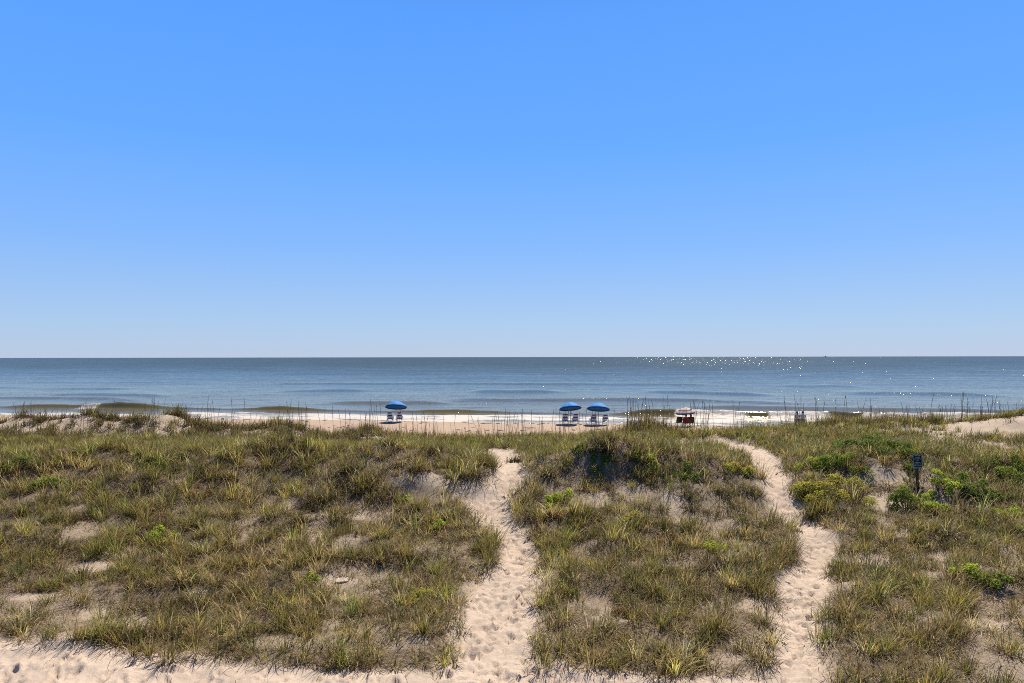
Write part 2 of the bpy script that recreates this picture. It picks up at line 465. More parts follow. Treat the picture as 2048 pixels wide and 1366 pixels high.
# ---------------------------------------------------------------- sea
def sea_mat():
    m, n, l, out = new_mat("sea_water")
    tc = n.new("ShaderNodeTexCoord")
    def attr(k):
        a = n.new("ShaderNodeAttribute"); a.attribute_name = k; return a
    calm_a = attr("calm"); shal = attr("shallow"); foam = attr("foam")
    def noise(scale, det, sx, sy, rough=.55, w=0):
        mp = n.new("ShaderNodeMapping"); mp.inputs['Scale'].default_value = (sx, sy, 1); mp.inputs['Location'].default_value = (w, w * .7, w); mp.inputs['Rotation'].default_value = (0, 0, R(9.6))
        l.new(tc.outputs['Object'], mp.inputs['Vector'])
        t = n.new("ShaderNodeTexNoise"); t.inputs['Scale'].default_value = scale; t.inputs['Detail'].default_value = det; t.inputs['Roughness'].default_value = rough
        l.new(mp.outputs[0], t.inputs['Vector']); return t
    mix = n.new("ShaderNodeMixRGB"); mix.inputs[1].default_value = (.033, .044, .045, 1); mix.inputs[2].default_value = (.070, .058, .027, 1)
    l.new(shal.outputs['Fac'], mix.inputs[0])
    body = n.new("ShaderNodeBsdfDiffuse"); l.new(mix.outputs[0], body.inputs['Color'])
    gl = n.new("ShaderNodeBsdfGlossy"); gl.inputs['Roughness'].default_value = .10; gl.inputs['Color'].default_value = (1.0, .925, .80, 1)
    fr = n.new("ShaderNodeFresnel"); fr.inputs['IOR'].default_value = 1.333
    p = n.new("ShaderNodeMixShader"); l.new(fr.outputs[0], p.inputs[0]); l.new(body.outputs[0], p.inputs[1]); l.new(gl.outputs[0], p.inputs[2])
    # wavelets too small for the mesh: slopes of chop of three sizes
    def slope(t, kx, ky, bias):
        sp_ = n.new("ShaderNodeSeparateColor"); l.new(t.outputs['Color'], sp_.inputs[0])
        cx = n.new("ShaderNodeMath"); cx.operation = 'MULTIPLY_ADD'; cx.inputs[1].default_value = kx; cx.inputs[2].default_value = -.5 * kx; l.new(sp_.outputs[0], cx.inputs[0])
        cy = n.new("ShaderNodeMath"); cy.operation = 'MULTIPLY_ADD'; cy.inputs[1].default_value = ky; cy.inputs[2].default_value = -.5 * ky + bias; l.new(sp_.outputs[1], cy.inputs[0])
        cb = n.new("ShaderNodeCombineXYZ"); l.new(cx.outputs[0], cb.inputs[0]); l.new(cy.outputs[0], cb.inputs[1]); return cb
    va = slope(noise(1.0, 3, .5, 1.1, .6), .75, 1.0, -.15)
    vb = slope(noise(1.0, 3, .030, .16, .55, 3.0), .15, .55, -.12)
    vc = slope(noise(1.0, 3, 3.0, 4.2, .6, 7.0), .95, .95, -.02)
    ln = n.new("ShaderNodeVectorMath"); ln.operation = 'LENGTH'; l.new(vc.outputs[0], ln.inputs[0])
    l6 = n.new("ShaderNodeMath"); l6.operation = 'MULTIPLY'; l.new(ln.outputs['Value'], l6.inputs[0])
    gu = noise(1.0, 3, .035, .06, .6, 21.0)          # cat's paws: breezy patches where the ripples stand up
    gr = n.new("ShaderNodeMapRange"); gr.inputs[1].default_value = .44; gr.inputs[2].default_value = .64; gr.inputs[3].default_value = 2.0; gr.inputs[4].default_value = 8.0
    l.new(gu.outputs['Fac'], gr.inputs[0])
    nk = n.new("ShaderNodeMapRange"); nk.inputs[3].default_value = .62; nk.inputs[4].default_value = 1.25; l.new(calm_a.outputs['Fac'], nk.inputs[0])
    km = n.new("ShaderNodeMath"); km.operation = 'MULTIPLY'; l.new(gr.outputs[0], km.inputs[0]); l.new(nk.outputs[0], km.inputs[1]); l.new(km.outputs[0], l6.inputs[1])
    vt = n.new("ShaderNodeVectorMath"); vt.operation = 'SCALE'; l.new(vc.outputs[0], vt.inputs[0]); l.new(l6.outputs[0], vt.inputs['Scale'])
    v1 = n.new("ShaderNodeVectorMath"); l.new(va.outputs[0], v1.inputs[0]); l.new(vb.outputs[0], v1.inputs[1])
    calm = n.new("ShaderNodeMapRange"); calm.inputs[3].default_value = 1.0; calm.inputs[4].default_value = .05
    l.new(calm_a.outputs['Fac'], calm.inputs[0])
    v3 = n.new("ShaderNodeVectorMath"); v3.operation = 'SCALE'; l.new(v1.outputs[0], v3.inputs[0]); l.new(calm.outputs[0], v3.inputs['Scale'])
    v2 = n.new("ShaderNodeVectorMath"); l.new(v3.outputs[0], v2.inputs[0]); l.new(vt.outputs[0], v2.inputs[1])
    gm = n.new("ShaderNodeNewGeometry")
    v4 = n.new("ShaderNodeVectorMath"); l.new(v2.outputs[0], v4.inputs[0]); l.new(gm.outputs['Normal'], v4.inputs[1])
    v5 = n.new("ShaderNodeVectorMath"); v5.operation = 'NORMALIZE'; l.new(v4.outputs[0], v5.inputs[0])
    l.new(v5.outputs[0], gl.inputs['Normal']); l.new(v5.outputs[0], fr.inputs['Normal'])
    # foam: broken up by lacy noise
    fn = noise(1.0, 6, .55, .55, .72, 11.0); fb = noise(1.0, 4, .10, .34, .6, 5.0)
    ad = n.new("ShaderNodeMath"); ad.operation = 'MULTIPLY_ADD'; ad.inputs[1].default_value = 1.5; l.new(foam.outputs['Fac'], ad.inputs[0])
    sm = n.new("ShaderNodeMath"); l.new(fn.outputs['Fac'], sm.inputs[0]); l.new(fb.outputs['Fac'], sm.inputs[1])
    l.new(sm.outputs[0], ad.inputs[2])
    rg = n.new("ShaderNodeMapRange"); rg.inputs[1].default_value = 1.46; rg.inputs[2].default_value = 1.86
    l.new(ad.outputs[0], rg.inputs[0])
    fo = n.new("ShaderNodeBsdfPrincipled"); fo.inputs['Base Color'].default_value = (.30, .28, .265, 1); fo.inputs['Roughness'].default_value = .75
    fbmp = n.new("ShaderNodeBump"); fbmp.inputs['Strength'].default_value = .8; fbmp.inputs['Distance'].default_value = .35
    l.new(fn.outputs['Fac'], fbmp.inputs['Height']); l.new(fbmp.outputs[0], fo.inputs['Normal'])
    mx = n.new("ShaderNodeMixShader"); l.new(rg.outputs[0], mx.inputs[0]); l.new(p.outputs[0], mx.inputs[1]); l.new(fo.outputs[0], mx.inputs[2])
    l.new(mx.outputs[0], out.inputs[0])
    return m

def build_sea():
    ss = []
    s = 71.0
    while s < 60000:
        ss.append(s)
        if s < 98: s += .22
        elif s < 130: s += .5
        elif s < 240: s += 1.6
        else: s *= 1.045
    ss = np.array(ss)
    uc = np.concatenate([np.array([-12, -5, -2.5, -1.6, -1.25]), np.linspace(-1.06, 1.06, 340), np.array([1.25, 1.6, 2.5, 5, 12])])
    W = .79 * ss + 16
    X = uc[None, :] * W[:, None]
    S = np.repeat(ss[:, None], len(uc), 1)
    Xc = np.clip(X, -140, 140)
    Y = S - .17 * Xc
    far = 1 - sstep(200, 420, S)
    # crest amplitude of the breaker line along the shore
    def bumpx(c, w, h): return h * np.exp(-((X - c) / w) ** 2)
    wob = (vnoise(X / 16, X * 0, 3) - .5) * 3.0
    A = .14 + bumpx(-58, 6.0, .80) + bumpx(-70, 7, .40) + bumpx(-33, 5.5, .46) + bumpx(-8, 7.5, .32) + bumpx(-47, 4, .12)
    A += .62 * sstep(12, 19, X) * (1 + .25 * (vnoise(X / 5, X * 0, 8) - .5))
    A = np.minimum(A, 1.05) * (.8 + .4 * fbm(X / 2.2, S * .15, 9, 3))
    def ridge(s0, amp, front, back):
        t = S - s0
        return amp * np.where(t < 0, np.exp(-(t / front) ** 2), np.exp(-(t / back) ** 2))
    Z = ridge(91.5 + wob * .6, A, .68, 3.6)
    for s0, h, sd, fr, bk in ((106, .34, 21, 2.0, 5), (119, .34, 22, 2.6, 6), (146, .36, 23, 3.2, 7), (190, .30, 24, 5, 9)):
        Z += ridge(s0 + (vnoise(X / 26, X * 0, sd) - .5) * 12, h * (.05 + 1.3 * sstep(.42, .75, vnoise(X / 20, X * 0 + 3, sd + 40))), fr, bk) * far
    Z += (fbm(X / 5, Y / 2.2, 77, 3) - .5) * .16 * sstep(86, 96, S) * far
    # whitewater
    def band(a, b, soft): return sstep(a - soft, a, X) * (1 - sstep(b, b + soft, X))
    br = np.maximum.reduce([band(21.5, 28.5, 1.2), band(32.5, 38.5, 1.2) * .95, band(43, 58, 1.5) * .9, band(-64.5, -62.0, .8) * .75])
    t = S - (91.5 + wob * .6)
    crest = br * np.exp(-((t + 1.1) / 1.35) ** 2)
    crest_spill = br * sstep(-5.5, -2, t) * (1 - sstep(-1.0, 1.0, t)) * (X > 0)
    edge = 79.0 + (fbm(X / 9, X * 0, 14, 3) - .5) * 2.0
    wide = 87.5 + 1.8 * sstep(-30, 0, X) + (fbm(X / 14, X * 0, 15, 3) - .5) * 5.0 - 2.2 * (1 - sstep(-48, -36, X))
    swash = sstep(edge - 3.0, edge - 1.5, S) * (1 - sstep(wide - 2.0, wide + 2.2, S))
    lace = fbm(X / 6.0, S / 2.4, 98, 3)
    foam = np.maximum.reduce([swash * (1 - .15 * sstep(14, 24, X)) * (.30 + .34 * sstep(.34, .60, lace)), crest * (.62 + .5 * fbm(X / 1.6, S / 1.2, 97, 2)), crest_spill * (.22 + .42 * lace)])
    foam += .14 * (1 - sstep(88, 95, S)) * (1 - foam)
    Z += crest * (fbm(X / .55, Y / .55, 91, 2) - .3) * .55 + swash * (fbm(X / 1.4, Y / .8, 93, 3) - .45) * .16
    Z = Z + .0 * S
    Z[S > 400] = 0
    shallow = np.clip(1 - sstep(86, 150, S) * .86, 0, 1) * (1 - sstep(150, 700, S))
    V = np.stack([X, Y, Z], 2).reshape(-1, 3)
    nr, nc = X.shape
    q = (np.arange(nr - 1)[:, None] * nc + np.arange(nc - 1)[None, :]).ravel()
    F = np.stack([q, q + 1, q + nc + 1, q + nc], 1)
    o = mesh_np("sea", V, [F], sea_mat(), smooth=True, attrs={"foam": foam.ravel(), "shallow": shallow.ravel(), "calm": (1 - sstep(math.log(110), math.log(900), np.log(S))).ravel()})
    tag(o, "blue-grey sea with breakers and white surf", "sea", kind='structure')
build_sea()

# ---------------------------------------------------------------- grass
GREEN = np.array([[.185, .230, .036], [.250, .280, .044], [.125, .170, .032], [.330, .330, .056], [.150, .215, .052]])
OLIVE = np.array([[.380, .320, .058], [.450, .365, .074], [.290, .255, .050]])
TAN = np.array([[.78, .58, .24], [.60, .42, .15], [.95, .74, .38]])
DEAD = np.array([[.360, .215, .100], [.185, .098, .042], [.49, .32, .165], [.70, .52, .32]])
RED = np.array([[.17, .075, .035], [.13, .06, .035]])

GREEN, OLIVE, TAN, DEAD = GREEN * ALB, OLIVE * ALB, TAN * ALB, DEAD * ALB
PATCH = []   # bare sand patches: pixel centre, pixel half sizes, strength
for (cx, cy, rx, ry, k) in ((670, 1165, 45, 14, .95), (180, 1135, 45, 12, .95), (240, 1105, 35, 14, .8), (70, 1195, 60, 10, .85), (400, 1180, 30, 14, .85), (190, 1232, 30, 8, .9), (260, 1250, 40, 12, .7),
                            (885, 965, 60, 14, .8), (930, 985, 40, 16, .85), (800, 960, 40, 10, .6), (1190, 1000, 30, 18, .65), (1265, 990, 36, 14, .55), (1350, 1005, 26, 24, .7), (1370, 1045, 50, 9, .6),
                            (1800, 960, 60, 14, .9), (1720, 960, 35, 8, .8), (1770, 1005, 40, 22, .9), (1870, 958, 30, 8, .85), (1790, 1060, 30, 12, .8), (1750, 1120, 40, 14, .8), (1900, 1115, 50, 8, .8), (1860, 1150, 40, 16, .7),
                            (1520, 1215, 40, 20, .7), (1440, 1320, 50, 14, .7), (1500, 1290, 40, 16, .6), (720, 1030, 30, 14, .7), (640, 1080, 30, 12, .8), (690, 1095, 25, 25, .75), (760, 1035, 25, 12, .7), (560, 1020, 20, 16, .6),
                            (960, 1040, 22, 24, .8), (100, 850, 90, 16, .75), (30, 862, 40, 14, .9), (160, 866, 60, 8, .6), (250, 864, 30, 6, .6), (2000, 866, 80, 20, .93), (1880, 868, 60, 12, .9), (1960, 885, 70, 14, .7),
                            (1250, 880, 30, 6, .5), (1560, 870, 30, 5, .5), (640, 1250, 50, 12, .6), (560, 1290, 60, 14, .6), (820, 1290, 40, 10, .4), (1700, 1170, 30, 12, .6), (1960, 1250, 60, 14, .5), (1840, 1230, 50, 12, .5), (1240, 1300, 40, 12, .5), (1220, 1240, 40, 12, .5)):
    c = hit([cx, cx - rx, cx + rx, cx, cx], [cy, cy, cy, cy - ry, cy + ry])
    ry_w = max(abs(c[3][1] - c[4][1]) / 2, .25); rx_w = abs(c[2][0] - c[1][0]) / 2
    if ry_w > 6: ry_w = 2.0
    PATCH.append((c[0][0], c[0][1], rx_w, ry_w, k))
PATCH += [(25.5, 36.6, 4.0, 1.9, .96), (29.0, 37.0, 3.5, 1.8, .96), (21.6, 37.4, 2.2, .9, .85), (-31.0, 42.2, 3.0, 1.2, .85), (-27.0, 42.4, 2.0, .9, .8)]

def bare(x, y):
    b = np.zeros(np.shape(x))
    for cx, cy, rx, ry, k in PATCH:
        r2 = ((x - cx) / rx) ** 2 + ((y - cy) / ry) ** 2
        b = np.maximum(b, k * (1 - sstep(.55, 1.5, r2)))
    return b

def cover(x, y):
    """how much of the ground the grass covers, 0..1"""
    wob = (fbm(x / .8, y / .8, 61, 3) - .5) * .38
    sd = np.minimum(np.minimum(sdist(PATH1, x, y), sdist(PATH2, x, y)), np.minimum(sdist(STRIP, x, y), sdist(STRIP2, x, y)))
    c = sstep(-.02, .12, sd + wob)
    c = c * (1 - bare(x, y))
    gaps = sstep(.34, .50, fbm(x / 1.5 + 5, y / 1.5, 71, 3))
    g = .62 * (1 - sstep(20, 27, y))
    g = g * sstep(.3, .9, sd)                 # grass stays thick beside the trodden tracks
    c = c * (1 - g * (1 - gaps))
    s = coast(x, y)
    c = c * (1 - sstep(45.5, 48.5, s + (fbm(x / 2, y / 2, 73, 2) - .5) * 3))
    fore = sstep(40.5, 42, y)
    c = c * (1 - fore * (1 - .75 * sstep(.46, .60, fbm(x / 2.0, y / 1.6, 75, 2))))
    c = np.maximum(c, .85 * sstep(40, 40.6, y) * (1 - sstep(45.5, 47, y)) * (1 - sstep(-10, -7, x)) * sstep(.36, .46, fbm(x / 1.6, y / 1.4, 79, 2)) * (1 - .8 * bare(x, y)))
    return c

def thatch_shade(x, y):
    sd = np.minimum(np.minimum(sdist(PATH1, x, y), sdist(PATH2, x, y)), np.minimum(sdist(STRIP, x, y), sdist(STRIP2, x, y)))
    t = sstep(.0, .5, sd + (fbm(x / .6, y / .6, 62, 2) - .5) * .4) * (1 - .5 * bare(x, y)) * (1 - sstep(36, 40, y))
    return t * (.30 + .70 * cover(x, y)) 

build_ground()

SHEATH_SHADE = np.array([.055, .035, .018])     # brown leaf sheaths, plus clump-foot shade painted into the blade roots

class Blades:
    def __init__(s): s.V = []; s.F3 = []; s.F4 = []; s.C = []; s.n = 0
    def add(s, P, az, L, th0, bend, w, colr, tipc, seg=3, twist=None):
        """vectorised curved blades"""
        N = len(L)
        if N == 0: return
        ts = np.linspace(0, 1, seg + 1) ** (.9)
        pos = P.copy(); hx, hy = np.cos(az), np.sin(az)
        if twist is None: twist = rng.normal(0, .5, N)
        wx, wy = -np.sin(az + twist), np.cos(az + twist)
        pts = [pos.copy()]
        for k in range(seg):
            tm = (ts[k] + ts[k + 1]) / 2; dl = (ts[k + 1] - ts[k]) * L
            th = th0 + bend * tm ** 1.3
            pos = pos + np.stack([hx * np.sin(th) * dl, hy * np.sin(th) * dl, np.cos(th) * dl], 1)
            pts.append(pos.copy())
        wf = {1: [1], 2: [1, .8], 3: [.9, 1, .62], 4: [.9, 1, .85, .5]}[seg]
        nv = 2 * seg + 1
        A = np.zeros((N, nv, 3), np.float32); C = np.zeros((N, nv, 3), np.float32)
        for k in range(seg):
            off = np.stack([wx * w * wf[k] / 2, wy * w * wf[k] / 2, np.zeros(N)], 1)
            A[:, 2 * k] = pts[k] - off; A[:, 2 * k + 1] = pts[k] + off
            f = (ts[k] ** 1.5)
            C[:, 2 * k] = C[:, 2 * k + 1] = (colr * .45 + SHEATH_SHADE * .55) if k == 0 else colr * (1 - f) + tipc * f
        A[:, -1] = pts[-1]; C[:, -1] = tipc
        b = s.n + np.arange(N) * nv
        for k in range(seg - 1):
            s.F4.append(np.stack([b + 2 * k, b + 2 * k + 1, b + 2 * k + 3, b + 2 * k + 2], 1))
        k = seg - 1
        s.F3.append(np.stack([b + 2 * k, b + 2 * k + 1, b + 2 * k + 2], 1))
        s.V.append(A.reshape(-1, 3)); s.C.append(C.reshape(-1, 3)); s.n += N * nv
    def build(s, name, mat, parent=None):
        blocks = []
        if s.F4: blocks.append(np.concatenate(s.F4))
        blocks.append(np.concatenate(s.F3))
        return mesh_np(name, np.concatenate(s.V), blocks, mat, parent, attrs={"tint": np.concatenate(s.C)})

def pick(pal, n): return pal[rng.integers(0, len(pal), n)]

def tufts(bl, X, Y, nb, hgt, spread, kindp, seg, wmul=1.0, lean=(.12, -.05), limp=1.0, base=0, bright=1.0):
    """clumps at X,Y: nb blades each, kindp (n,4): green, olive, tan, dead shares"""
    n = len(X)
    if n == 0: return
    Zc = terrain(X, Y)
    idx = np.repeat(np.arange(n), nb)
    N = len(idx)
    cg = pick(GREEN, n)[idx]; co = pick(OLIVE, n)[idx]; ct = pick(TAN, N); cd = pick(DEAD, N)
    kindp = kindp * rng.gamma(.7, 1.0, kindp.shape)
    kp = np.cumsum(kindp, 1)[idx]; u = rng.random(N) * kp[:, -1]
    sel = (u[:, None] > kp[:, :3]).sum(1)
    col = np.select([(sel == k)[:, None] for k in range(4)], [cg, co, ct, cd])
    col = col * bright * np.exp(rng.normal(-.26, .50, n))[idx][:, None] * rng.uniform(.65, 1.35, (N, 1)) * rng.normal(1, .04, (N, 3))
    col = np.minimum(col, .62)
    dead = sel == 3
    r = spread[idx] * np.abs(rng.normal(0, .55, N)); a = rng.uniform(0, 2 * np.pi, N)
    ox, oy = r * np.cos(a), r * np.sin(a)
    P = np.stack([X[idx] + ox, Y[idx] + oy, Zc[idx]], 1)
    az = a + rng.normal(0, .6, N)
    lx = np.cos(az) + lean[0] * 3; ly = np.sin(az) + lean[1] * 3; az = np.arctan2(ly, lx)
    L = hgt[idx] * rng.uniform(.45, 1.15, N)
    th0 = np.abs(rng.normal(.12, .22, N)) + .25 * np.minimum(r / (spread[idx] + 1e-4), 1.6)
    bend = rng.uniform(.15, 1.5, N) * limp
    th0 = np.where(dead, th0 + rng.uniform(.3, .9, N), th0); bend = np.where(dead, bend + .6, bend); L = np.where(dead, L * .75, L)
    P[:, 2] -= .03
    d = Y[idx]
    w = np.maximum(rng.uniform(.0085, .0140, N), d * .00062) * wmul
    tip = col * .7 + pick(TAN, N) * .35
    tip = np.where(dead[:, None], col * 1.1, tip)
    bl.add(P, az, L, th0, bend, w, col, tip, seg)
    if base:                                  # brown collapsed leaves, coloured extra dark to paint in the clump's inner shade
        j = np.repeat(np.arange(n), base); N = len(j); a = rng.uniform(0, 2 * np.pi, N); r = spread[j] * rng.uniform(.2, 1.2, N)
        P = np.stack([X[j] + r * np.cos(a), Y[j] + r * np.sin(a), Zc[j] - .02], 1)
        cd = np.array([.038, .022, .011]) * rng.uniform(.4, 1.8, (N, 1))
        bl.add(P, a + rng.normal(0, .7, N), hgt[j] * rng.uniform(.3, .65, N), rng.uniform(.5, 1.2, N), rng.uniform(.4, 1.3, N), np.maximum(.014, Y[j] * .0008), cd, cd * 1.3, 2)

def scatter(y0, y1, dens, margin=1.0):
    """random points over the part of the dune that the picture covers, with a step to spare"""
    w1 = .76 * y1 + margin
    n = int((y1 - y0) * 2 * w1 * dens)
    X = rng.uniform(-w1, w1, n); Y = rng.uniform(y0, y1, n)
    k = np.abs(X) < .76 * Y + margin
    X, Y = X[k], Y[k]
    k = rng.random(len(X)) < cover(X, Y)
    return X[k], Y[k]

def kinds(X, Y):
    g = fbm(X / 2.2 + 9, Y / 2.2, 81, 3); d = fbm(X / 1.3, Y / 1.3 + 4, 83, 3)
    far = sstep(24, 29, Y)
    green = sstep(.35, .65, g) * .9 + .25 + .9 * far
    olive = .55 + .3 * far
    tan = .30 + .35 * sstep(.5, .7, 1 - g) * (1 - far)
    dead = .12 + 1.15 * sstep(.45, .68, d) * (1 - .8 * far)
    return np.stack([green, olive, tan, dead], 1)

def build_grass():
    bl = Blades()
    # foreground slope
    X, Y = scatter(10.2, 20, 13.0)
    n = len(X); big = rng.random(n)
    tufts(bl, X, Y, np.clip(rng.normal(34, 12, n) * (.5 + big), 8, 72).astype(int), .26 + .46 * big ** 2.5 + .08 * rng.random(n), .10 + .15 * big, kinds(X, Y) * np.array([1.0, .85, 1.1, 1.6]), 3, base=16)
    # short wispy growth and dead tufts between the clumps
    for y0, y1, dn in ((10.2, 20, 26), (20, 28, 14)):
        w1 = .76 * y1 + 1; n = int((y1 - y0) * 2 * w1 * dn)
        X = rng.uniform(-w1, w1, n); Y = rng.uniform(y0, y1, n); k = np.abs(X) < .76 * Y + 1; X, Y = X[k], Y[k]
        sd = np.minimum(np.minimum(sdist(PATH1, X, Y), sdist(PATH2, X, Y)), np.minimum(sdist(STRIP, X, Y), sdist(STRIP2, X, Y)))
        k = rng.random(len(X)) < sstep(.0, .3, sd) * (1 - .55 * bare(X, Y)) * sstep(.36, .56, fbm(X / .9, Y / .9, 88, 2)); X, Y = X[k], Y[k]; n = len(X)
        tufts(bl, X, Y, rng.integers(4, 9, n), rng.uniform(.14, .30, n), np.full(n, .12), np.tile([.5, .5, .6, 1.2], (n, 1)), 2, base=3, bright=.85)
    X, Y = scatter(10.5, 21, .75)
    n = len(X)
    tufts(bl, X, Y, rng.integers(50, 90, n), rng.uniform(.46, .70, n), np.full(n, .22), np.tile([1.0, .6, .4, .35], (n, 1)), 3, limp=1.15, base=26)
    # tall dark clumps sitting on the hummocks
    H_ = np.array(HUM); hx = np.repeat(H_[:, 0], 3) + rng.normal(0, .35, 3 * len(H_)); hy = np.repeat(H_[:, 1], 3) + rng.normal(0, .28, 3 * len(H_))
    k = (cover(hx, hy) > .2) & (np.abs(hx) < .76 * hy + 1); X, Y = hx[k], hy[k]; n = len(X)
    tufts(bl, X, Y, rng.integers(34, 60, n), np.where(Y > 21.8, rng.uniform(.45, .72, n), rng.uniform(.35, .55, n)), np.full(n, .22), np.tile([.9, .25, .12, .8], (n, 1)), 3, base=34, bright=.52)
    # the ridge face
    X, Y = scatter(20, 28, 10.5)
    n = len(X); big = rng.random(n)
    tufts(bl, X, Y, np.clip(rng.normal(24, 8, n) * (.55 + .9 * big), 8, 52).astype(int), .34 + .52 * big ** 2, .13 + .16 * big, kinds(X, Y) * np.array([.9, .75, .8, 1.8]), 3, base=16)
    # dense plateau
    X, Y = scatter(28, 41.5, 9.0, 2)
    k = ~((Y > 37.2 + (fbm(X / 3, Y * 0, 95, 2) - .5) * 2.5) & (X < -7)); X, Y = X[k], Y[k]
    n = len(X)
    tufts(bl, X, Y, np.clip(rng.normal(21, 5, n), 7, 34).astype(int), rng.uniform(.38, .62, n), np.full(n, .25), kinds(X, Y) * np.array([1.3, .9, .4, .3]), 2, limp=.75, lean=(.2, -.05), base=4)
    # dark shaggy grass where the plateau drops behind the left hummocks
    X, Y = scatter(36.5, 46, 6.5, 2)
    k = (Y > 37.2 + (fbm(X / 3, Y * 0, 95, 2) - .5) * 2.5) & (X < -7) & (rng.random(len(X)) < .25 + .9 * sstep(.38, .5, fbm(X / 1.5, Y / 1.2, 96, 2))); X, Y = X[k], Y[k]
    n = len(X)
    tufts(bl, X, Y, rng.integers(18, 30, n), rng.uniform(.5, .85, n), np.full(n, .28), np.tile([.45, .12, .05, .75], (n, 1)), 2, limp=.6, base=16, wmul=1.15, bright=.42)
    # upright fringe over the open beach
    X, Y = rng.uniform(-24, 32, 1300), rng.uniform(38.5, 44.5, 1300)
    k = (rng.random(1300) < sstep(.35, .6, fbm(X / 1.8, Y / 2.0, 99, 2))) & (bare(X, Y) < .4); X, Y = X[k], Y[k]; n = len(X)
    tufts(bl, X, Y, rng.integers(8, 18, n), rng.uniform(.5, .95, n), np.full(n, .16), np.tile([.7, .35, .15, .5], (n, 1)), 2, limp=.3, base=5, bright=.6)
    # sparse foredune edge
    X, Y = scatter(41.5, 49, 4.0, 2)
    n = len(X)
    tufts(bl, X, Y, np.clip(rng.normal(18, 5, n), 6, 30).astype(int), rng.uniform(.4, .75, n), np.full(n, .22), np.tile([.9, .35, .15, .5], (n, 1)), 2, limp=.5, base=6)
    o = bl.build("dune_grass", M_BLADE)
    tag(o, "green and straw coloured beach grass covering the dunes", "grass", kind='stuff')
    # dead litter lying on the sand
    bl = Blades()
    for y0, y1, dens in ((10.2, 20, 260), (20, 28, 90)):
        w1 = .76 * y1 + 1
        n = int((y1 - y0) * 2 * w1 * dens)
        X = rng.uniform(-w1, w1, n); Y = rng.uniform(y0, y1, n)
        k = np.abs(X) < .76 * Y + 1; X, Y = X[k], Y[k]
        sd = np.minimum(np.minimum(sdist(PATH1, X, Y), sdist(PATH2, X, Y)), np.minimum(sdist(STRIP, X, Y), sdist(STRIP2, X, Y)))
        pr = (.02 + .98 * sstep(-.12, .25, sd)) * (.45 + .8 * sstep(.42, .62, fbm(X / 1.1, Y / 1.1, 87, 3))) * (1 - .75 * bare(X, Y))
        k = rng.random(len(X)) < pr; X, Y = X[k], Y[k]
        N = len(X)
        P = np.stack([X, Y, terrain(X, Y) + rng.uniform(.0, .05, N)], 1)
        col = pick(np.vstack([DEAD, TAN[:2]]), N) * rng.uniform(.6, 1.25, (N, 1))
        bl.add(P, rng.uniform(0, 2 * np.pi, N), rng.uniform(.08, .32, N), rng.uniform(1.15, 1.5, N), rng.uniform(-.2, .5, N), np.maximum(rng.uniform(.006, .011, N), Y * .00045), col, col * 1.05, 2)
    o = bl.build("dead_grass_litter", M_BLADE)
    tag(o, "brown and grey dead grass lying between the clumps", "litter", kind='stuff')

build_grass()

# ---------------------------------------------------------------- grass clumps that stand out on the crest
def clump(px, d, label, h=.8, nb=170, spread=.45, share=(.8, .3, .1, .5), name="grass_clump", wm=1.0, group=None, pal=None):
    x, y = at_depth(px, d)
    bl = Blades()
    n = 7
    X = x + np.clip(rng.normal(0, spread * .5, n), -spread * .8, spread * .8); Y = y + rng.normal(0, spread * .4, n)
    tufts(bl, X, Y, np.full(n, nb // n), np.full(n, h) * rng.uniform(.8, 1.15, n), np.full(n, spread * .5), np.tile(share, (n, 1)), 2, wmul=wm, limp=.55, base=22, bright=.5)
    V = np.concatenate(bl.V); z0 = float(terrain(np.array([x]), np.array([y]))[0])
    bl.V = [V - np.array([x, y, z0], np.float32)]
    o = bl.build(name, M_BLADE); o.location = (x, y, z0)
    tag(o, label, "grass", group)
    return o

G = "dark grass clumps on the dune crest"
DK = (.35, .15, .03, 1.2)
clump(72, 43.5, "big dark grass clump on the far left sand hummock", .95, 420, 1.0, share=DK, wm=1.3, group=G)
clump(-2, 43.5, "reddish grass clump cut by the left picture edge", .7, 160, .5, share=(.2, .3, .2, 1), group=G)
clump(128, 44, "small grass tuft alone between the two left hummocks", .6, 80, .25, group=G)
clump(182, 44, "rounded brown grass clump on the second sand hummock from the left", .75, 240, .8, share=DK, wm=1.4, group=G)
clump(100, 41.5, "grass clump on the near slope of the left sand hummock", .7, 200, .6, group=G)
clump(262, 43.5, "loose grass clump right of the second sand hummock", .8, 170, .8, group=G)
clump(345, 44, "tallest dark grass clump on the left crest with upright stalks", 1.05, 420, .8, wm=1.3, share=DK, group=G)
clump(420, 44, "broad dark grass clump left of the open beach gap", .8, 520, 1.3, wm=1.3, share=DK, group=G)
clump(565, 43.5, "low wide grass mound in the open beach gap, left of the lone umbrella", .75, 520, 1.3, group=G)
clump(748, 43, "dark grass mound just in front of the lone blue umbrella", .85, 460, 1.0, wm=1.2, group=G)
clump(1285, 42, "dark grass mound right of the pair of blue umbrellas", .95, 340, .9, group=G)
clump(1340, 42, "dark grass mound in front of the striped umbrella", .8, 340, .8, group=G)
clump(1495, 40.5, "grass clump at the far end of the right path", .7, 200, .6, group=G)
clump(1600, 41, "dark grass clump below the two standing people", .85, 300, .8, group=G)
clump(1665, 41, "dark upright grass clump right of the two standing people", .85, 280, .7, group=G)
clump(1870, 40.5, "green grass clump at the left foot of the right sand hump", .75, 320, .9, share=(1, .5, .1, .2), group=G)
clump(1940, 42.5, "green grass clump behind the right sand hump", .8, 320, .9, share=(1, .5, .1, .2), group=G)
clump(2020, 43, "green grass clump at the right picture edge above the sand hump", .85, 320, .9, share=(1, .5, .1, .2), group=G)
clump(1960, 35, "dark grass clump at the foot of the right sand hump", .6, 200, .5, group=G)
_c = hit([1030], [912])[0]
clump(1028, _c[1], "small grass tuft in the sandy fork of the middle path", .55, 90, .3, group=None)

